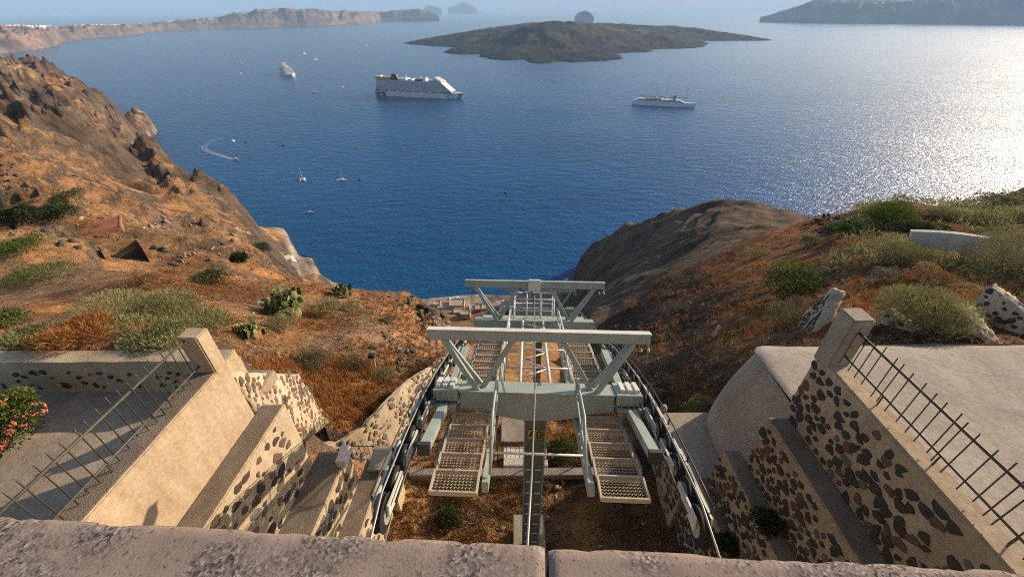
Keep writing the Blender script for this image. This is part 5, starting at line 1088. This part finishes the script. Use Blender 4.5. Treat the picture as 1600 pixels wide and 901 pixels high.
# sailing cruise ship with five masts
o, L = berth('sailing_cruise_ship', 'long low white cruise ship with bare thin masts, lying right of the lava island', 'cruise ship', (988, 162.5), (1088, 168.5))
B = L * .10; s = L / 187
hull(MB(), L, B, 12 * s, 5, .22).build('hull', 'ship_white', o); MB().tube([(L * .49, 0, 11 * s), (L * .57, 0, 16 * s)], .7, 6).build('bowsprit', 'ship_white', o)
for k in range(2):
    dk = MB().box((-L * (.46 - .05 * k), -B * .46, (12 + 3.2 * k) * s), (L * (.30 - .04 * k), B * .46, (14.9 + 3.2 * k) * s)).build('deckhouse', 'ship_white', o)
    MB().box((-L * (.44 - .05 * k), -B * .465, (12.9 + 3.2 * k) * s), (L * (.28 - .04 * k), B * .465, (14.1 + 3.2 * k) * s)).build('window_band', 'ship_glass', dk)
MB().box((-L * .30, -B * .3, 18.4 * s), (-L * .05, B * .3, 20.5 * s)).build('deckhouse', 'ship_tan', o); MB().box((L * .12, -B * .22, 18.4 * s), (L * .17, B * .22, 31 * s)).build('funnel', 'ship_grey', o)
for k in range(5): x = -L * .30 + k * L * .155; ms = MB().tube([(x, 0, 14 * s), (x - L * .015, 0, 58 * s)], .62, 6, .35).build('mast', 'ship_grey', o); MB().tube([(x, 0, 24 * s), (x - L * .11, 0, 24 * s)], .7, 6).build('boom', 'ship_navy', ms); MB().tube([(x - L * .015, 0, 60 * s), (x + L * .1, 0, 15 * s)], .18, 4).build('stay', 'ship_grey', ms)
# distant cruise ship
o, L = berth('cruise_ship', 'white cruise ship further off, bow towards the viewer, left of the big ship', 'cruise ship', (443, 113), (457.5, 120.5))
B = L * .2; s = L / 210
hull(MB(), L, B, 12 * s, 5, .2).build('hull', 'ship_white', o)
for d in range(5):
    dk = MB().box((-L * (.48 - .03 * d), -B * .47, (12 + 3.4 * d) * s), (L * (.33 - .035 * d), B * .47, (13.6 + 3.4 * d) * s)).build('deck', 'ship_white', o); MB().box((-L * (.47 - .03 * d), -B * .45, (13.6 + 3.4 * d) * s), (L * (.32 - .035 * d), B * .45, (15.4 + 3.4 * d) * s)).build('window_band', 'ship_grey', dk)
MB().box((-L * .25, -B * .2, 29 * s), (-L * .12, B * .2, 46 * s)).build('funnel', 'ship_white', o); MB().box((-L * .02, -B * .25, 29 * s), (L * .1, B * .25, 36 * s)).build('deckhouse', 'ship_white', o); MB().tube([(L * .13, 0, 29 * s), (L * .12, 0, 52 * s)], 1.1, 6).build('mast', 'ship_white', o)

def yacht(px, py, L, ang, label, cat=False, mast=1.25, group=None):
    c = PZ(px, py); o = empty('catamaran' if cat else 'sailing_yacht', (c.x, c.y, 0), label, 'sailing boat', group, rot=(0, 0, ang))
    if cat:
        for sd in (-1, 1):
            mb = MB(); hull(mb, L, L * .13, L * .11, .5, .35); mb.v = [(x, y + sd * L * .2, z) for x, y, z in mb.v]; mb.build('hull', 'ship_white', o)
        MB().box((-L * .38, -L * .2, L * .09), (L * .2, L * .2, L * .14)).build('deck', 'ship_white', o)
    else: hull(MB(), L, L * .29, L * .10, .5, .45).build('hull', 'ship_white', o)
    MB().box((-L * .2, -L * .09, L * .10), (L * .15, L * .09, L * .17)).build('cabin', 'ship_glass' if cat else 'ship_white', o, bevel=.1)
    MB().tube([(L * .08, 0, L * .1), (L * .06, 0, L * mast)], max(.12, L * .012), 6).build('mast', 'ship_white', o); MB().tube([(L * .08, 0, L * .24), (-L * .36, 0, L * .24)], max(.15, L * .016), 6).build('boom', 'ship_white', o)
    MB().tube([(L * .06, 0, L * mast), (L * .48, 0, L * .1)], max(.05, L * .004), 4).build('forestay', 'ship_grey', o)
yacht(473, 281, 15, 1.9, 'moored white catamaran with one tall mast off the left shore', True, 1.35); yacht(535, 282, 16, .1, 'moored single-hulled yacht with bare mast right of the catamaran', False, 1.2)
for px, py, L, a, lab in ((377, 99, 22, .3, 'sailing yacht left of the distant cruise ship'), (475.5, 84, 26, 1.2, 'far yacht with the tallest mast above the distant cruise ship'), (493.5, 93.5, 24, .8, 'far yacht close right of the tallest-masted one'), (492, 144, 17, .2, 'lone yacht between the two white cruise ships'),
                          (552, 64, 28, .5, 'farthest yacht of the cluster by the lava island'), (553, 77, 24, .2, 'yacht straight below the farthest of the cluster'), (573, 71, 24, 1.0, 'yacht at the right of the distant cluster'), (562, 85.5, 24, 2.0, 'nearest yacht of the distant cluster'), (536.5, 77, 20, .1, 'yacht at the left of the distant cluster'), (606, 69.5, 22, .4, 'yacht by itself left of the lava island tip')):
    yacht(px, py, L, a, lab, False, 1.3)
def motorboat(px, py, L, ang, label, mat='ship_white', name='motorboat', cat='boat', z=0, pos=None):
    c = pos or PZ(px, py); o = empty(name, (c.x, c.y, z), label, cat, rot=(0, 0, ang))
    hull(MB(), L, L * .3, L * .12, .4, .4).build('hull', mat, o); MB().prism([(-L * .22, -L * .1, L * .12), (L * .16, -L * .1, L * .12), (L * .08, -L * .1, L * .23), (-L * .2, -L * .1, L * .23)], (0, L * .2, 0)).build('cabin', 'ship_white', o)
    MB().prism([(L * .165, -L * .09, L * .125), (L * .175, -L * .09, L * .125), (L * .09, -L * .09, L * .225), (L * .08, -L * .09, L * .225)], (0, L * .18, 0)).build('windscreen', 'ship_glass', o); return o
def heading(p, q): a = PZ(*p); b_ = PZ(*q); return math.atan2(b_.y - a.y, b_.x - a.x)
motorboat(370, 250, 15, heading((320, 238), (374, 251)), 'speeding motorboat trailing a long curved white wake')
motorboat(364.5, 221, 15, 2.0, 'white motorboat moored by the mooring buoy line'); motorboat(345, 131.5, 16, -.3, 'small motorboat with a faint wake left of the distant cruise ship')
motorboat(375, 115, 15, 2.6, 'tiny motorboat running right above the left one with a wake'); motorboat(535, 136.5, 15, 2.4, 'tiny motorboat heading for the large cruise ship'); motorboat(485.5, 332.5, 10, .1, 'small grey tender moored close to the left shore', 'ship_grey')
for px, py, lab in ((384, 222.5, 'dark mooring buoy right of the white motorboat'), (442.5, 228, 'dark mooring buoy by itself in open water'), (562, 281.5, 'dark mooring buoy right of the moored yacht'), (790, 301.5, 'dark mooring buoy alone out in mid water'), (775, 125, 'small dark buoy beyond the bow of the large cruise ship')):
    c = PZ(px, py); b_ = empty('mooring_buoy', (c.x, c.y, 0), lab, 'buoy'); MB().lathe([(1.2, -.5), (2.0, 0), (2.0, 1.2), (1.4, 1.9), (.4, 2.1)], (0, 0, 0), (0, 0, 1), 12).build('body', 'boat_dark', b_, True); MB().lathe([(.35, 2.1), (.35, 3.0), (.1, 3.1)], (0, 0, 0), (0, 0, 1), 8).build('ring', 'steel_dark', b_)
def wake(pts, w0, w1, label, a0=.9, a1=.0):
    n = 60; pp = [PZ(*p) for p in pts]; path = []
    for i in range(n):                       # smooth curve through the points
        f = i / (n - 1) * (len(pp) - 1); k = min(int(f), len(pp) - 2); u = f - k
        p0, p1, p2, p3 = pp[max(k - 1, 0)], pp[k], pp[k + 1], pp[min(k + 2, len(pp) - 1)]
        path.append(0.5 * ((2 * p1) + (p2 - p0) * u + (2 * p0 - 5 * p1 + 4 * p2 - p3) * u * u + (3 * p1 - p0 - 3 * p2 + p3) * u ** 3))
    vv = []; al = []; ff = []; K = 7
    for i, p in enumerate(path):
        d = (path[min(i + 1, n - 1)] - path[max(i - 1, 0)]).normalized(); nn = Vector((-d.y, d.x, 0)); f = i / (n - 1); w = w0 + (w1 - w0) * f
        for k in range(K): q = k / (K - 1) * 2 - 1; vv.append((p.x + nn.x * w * q, p.y + nn.y * w * q, .06)); al.append((a0 + (a1 - a0) * f ** .7) * (1 if .25 < abs(q) < .9 else .45 if abs(q) < .9 else 0.0))
    for i in range(n - 1):
        for k in range(K - 1): ff.append((i * K + k, i * K + k + 1, i * K + K + k + 1, i * K + K + k))
    o = link('wake_foam', leaf_mesh('wake_foam', np.array(vv), np.array(ff), np.array(al), 'wake_foam')); o['label'] = label; kind(o, 'stuff')
wake([(369, 250), (345, 243), (325, 236), (319, 229), (330, 221), (350, 214)], 2.6, 9, 'curved white wake behind the speeding motorboat', 1.3, .1)
wake([(344, 131), (335, 129.5), (326, 128)], 2, 5, 'faint wake of the small motorboat', .7, 0); wake([(376, 114.5), (381, 112), (386, 110)], 2, 5, 'faint wake of the tiny motorboat', .7, 0); wake([(536, 136), (539, 134), (542, 132.5)], 2, 4, 'short wake of the tiny motorboat by the cruise ship', .6, 0)

# ------------------------------------------------------------------ the old port far below, and the beach chapel
kind(MB().prism([PZ(x, y, 0) + Vector((0, 0, -2)) for x, y in ((676, 473), (700, 474), (740, 476), (800, 480), (880, 482), (884, 494), (800, 505), (735, 512), (690, 508), (672, 490))], (0, 0, 3.4)).build('quay_pavement', 'quay'), 'structure')
def house(px, py, w, d, h, mat, label, ang=0, z=1.45, name='port_house', vault=False, doors=2):
    c = PZ(px, py, z); o = empty(name, (c.x, c.y, z), label, 'house', rot=(0, 0, ang))
    MB().box((-w / 2, -d / 2, -.3), (w / 2, d / 2, h)).build('wall', mat, o)
    if vault:
        MB().prism([(-w / 2, -math.cos(a) * d / 2 * .99, h + math.sin(a) * d * .38) for a in np.linspace(0, math.pi, 12)], (w, 0, 0)).build('roof', 'whitewash', o)
    else:
        r_ = MB().box((-w / 2 + .3, -d / 2 + .3, h), (w / 2 - .3, d / 2 - .3, h + .1)).build('roof', 'roof_flat', o)
        pp = MB()
        for a, b_ in (((-w / 2, -d / 2), (w / 2, -d / 2 + .3)), ((-w / 2, d / 2 - .3), (w / 2, d / 2)), ((-w / 2, -d / 2 + .3), (-w / 2 + .3, d / 2 - .3)), ((w / 2 - .3, -d / 2 + .3), (w / 2, d / 2 - .3))): pp.box((a[0], a[1], h), (b_[0], b_[1], h + .7))
        pp.build('parapet', mat, o)
    for k in range(doors): x = -w / 2 + w * (k + .5) / doors; MB().box((x - .6, d / 2 - .2, 0), (x + .6, d / 2 + .03, 2.1)).build('door', 'opening', o); MB().box((x - .5, -d / 2 - .03, h * .45), (x + .5, -d / 2 + .2, h * .45 + 1.3)).build('window', 'opening', o)
    return o
house(715, 481, 13, 10, 6, 'house_ochre', 'largest ochre flat-roofed house at the port, behind the moored ferry'); house(695, 483, 12, 7, 4, 'house_ochre', 'long ochre house at the left end of the port', .1)
house(741, 487, 8, 9, 6, 'whitewash', 'white port house left of the red-ochre one', .05); house(748, 489, 6, 8, 6.5, 'house_red', 'red-ochre narrow house in the middle of the port'); house(701, 489, 11, 6, 3.5, 'whitewash', 'white house in the second row of the port', -.1)
house(718, 491, 9, 6, 4, 'whitewash', 'low white house uphill behind the largest ochre house', .1, z=4); house(728, 494, 8, 6, 4, 'house_ochre', 'ochre house high at the back of the port', 0, z=7); house(684, 480, 6, 6, 5, 'house_ochre', 'small ochre house under the knoll rim'); house(757, 486, 7, 8, 5, 'house_ochre', 'pale ochre house right of the red-ochre one')
house(800, 486, 22, 12, 6, 'whitewash', 'wide white ropeway station by the water behind the towers', 0, doors=4); house(848, 488, 14, 9, 5, 'house_ochre', 'ochre shed right of the ropeway station', .05)
fb, L = berth('ferry_boat', 'white excursion ferry moored at the left end of the quay', 'boat', (698, 471.5), (729, 468.5)); hull(MB(), L, L * .26, L * .09, 1, .35).build('hull', 'ship_white', fb); MB().box((-L * .42, -L * .11, L * .09), (L * .2, L * .11, L * .16)).build('saloon', 'ship_glass', fb); MB().box((-L * .38, -L * .115, L * .16), (L * .16, L * .115, L * .175)).build('upper_deck', 'ship_white', fb); MB().box((-L * .02, -L * .08, L * .175), (L * .14, L * .08, L * .25)).build('bridge', 'ship_white', fb)
fb, L = berth('ferry_boat', 'white excursion ferry moored half hidden behind the tower struts', 'boat', (772, 477), (797, 473.5)); hull(MB(), L, L * .26, L * .09, 1, .35).build('hull', 'ship_white', fb); MB().box((-L * .42, -L * .11, L * .09), (L * .2, L * .11, L * .16)).build('saloon', 'ship_glass', fb); MB().box((-L * .38, -L * .115, L * .16), (L * .16, L * .115, L * .175)).build('upper_deck', 'ship_white', fb); MB().box((-L * .02, -L * .08, L * .175), (L * .14, L * .08, L * .25)).build('bridge', 'ship_white', fb)
motorboat(692, 473.5, 7, .1, 'small launch at the left end of the quay'); motorboat(754, 475, 8, .4, 'small boat with bright blue hull at the quay', 'boat_blue')
motorboat(884, 439, 9, 1.0, 'small white boat beached below the dark cliff', 'ship_white')
p_, _t = hit(458, 412); ch = house(458, 413, 15, 7, 4, 'whitewash', 'white barrel-vaulted chapel on the beach', -.9, z=p_.z - .2, name='beach_chapel', vault=True, doors=1)
p_, _t = hit(446, 402); house(446, 403, 8, 5, 3.5, 'whitewash', 'small white house left of the beach chapel', -.6, z=p_.z - .2, name='beach_house', doors=1)

# ruins on the left slope
p_, t_ = hit(147, 352); p_.z -= 1.3; ru = empty('ruined_house', p_, 'ruined house with a dull red flat roof on the left slope', 'ruin', rot=(0, 0, R(38)))
MB().box((-3.2, -2.6, -3), (3.2, 2.6, .9)).build('wall', 'soil', ru); MB().box((-3.0, -2.4, .9), (3.0, 2.4, 1.05)).build('roof', 'house_red', ru); MB().box((3.0, -2.5, -.5), (3.2, 2.5, 1.12)).build('parapet', 'soil', ru); MB().box((-.7, -2.63, -1.5), (.5, -2.3, .4)).build('door', 'opening', ru)
p_, t_ = hit(207, 410); p_.z -= 1.0; ru = empty('ruined_house', p_, 'low stone ruin with a dark gaping front, right of the red-roofed ruin', 'ruin', rot=(0, 0, R(48)))
k = t_ / 50
for a, b_ in (((-1.95, -.1, -1.5), (-1.5, 3.2, 2.9)), ((1.5, -.1, -1.5), (1.95, 3.2, 2.5)), ((-1.5, 2.8, -1.5), (1.5, 3.2, 2.7))): bm_obj(rough_box([q * k for q in a], [q * k for q in b_], .5, .12, 7), 'wall', 'soil', ru)
MB().box((-1.5 * k, .9 * k, -1.2 * k), (1.5 * k, 1.0 * k, 2.2 * k)).build('interior_shade_panel', 'opening', ru)  # near-black panel stands in for the shade inside
RM = [np_mesh('stone', v_, f_, 'rock_pale') for v_, f_ in ROCKS]
for (a, b_, lab) in (((285, 415), (345, 398), 'broken dry-stone wall right of the dark-fronted ruin'), ((235, 355), (255, 338), 'short pale dry-stone wall above the dark-fronted ruin'), ((365, 380), (388, 362), 'slanting dry-stone wall above the dark beach shrub')):
    p0, t0 = hit(*a); p1, t1 = hit(*b_); p1 = Vector((p1.x, p1.y, p1.z)); o = empty('dry_stone_wall', p0, lab, 'wall'); g = random.Random(int(p0.x)); ln_ = (p1 - p0).length
    for i in range(26):                      # piled field stones, each its own part
        q0 = p0.lerp(p1, (i + g.random()) / 26); q0.z = hz(q0.x, q0.y) + g.uniform(-.1, .35); v_, f_ = ROCKS[i % 14]
        st = link('stone', RM[i % 14], o); st.location = q0 - p0 + Vector((g.gauss(0, .15), g.gauss(0, .15), 0)); st.rotation_euler = (g.random(), g.random(), g.random() * 6); st.scale = [ln_ / 26 * g.uniform(.25, .5) + .08] * 3
# small things on the slopes
p_, t_ = hit(587, 578); lp = empty('spotlight_post', p_, 'small spotlight on a leaning white post above the grass terrace', 'spotlight'); MB().tube([(0, 0, -.2), (.06, 0, .75)], .035, 6).build('post', 'paint_white', lp); MB().box((-.16, -.1, .72), (.12, .1, .95)).build('lamp', 'steel_dark', lp, bevel=.02)
p_, t_ = hit(1118, 522); tag(link('board', MB().beam((-.3, -.25, .05), (.3, .35, .2), .22, .05).mesh('board', 'rock_pale')), 'pale broken board lying on the dark slope', 'board').location = p_
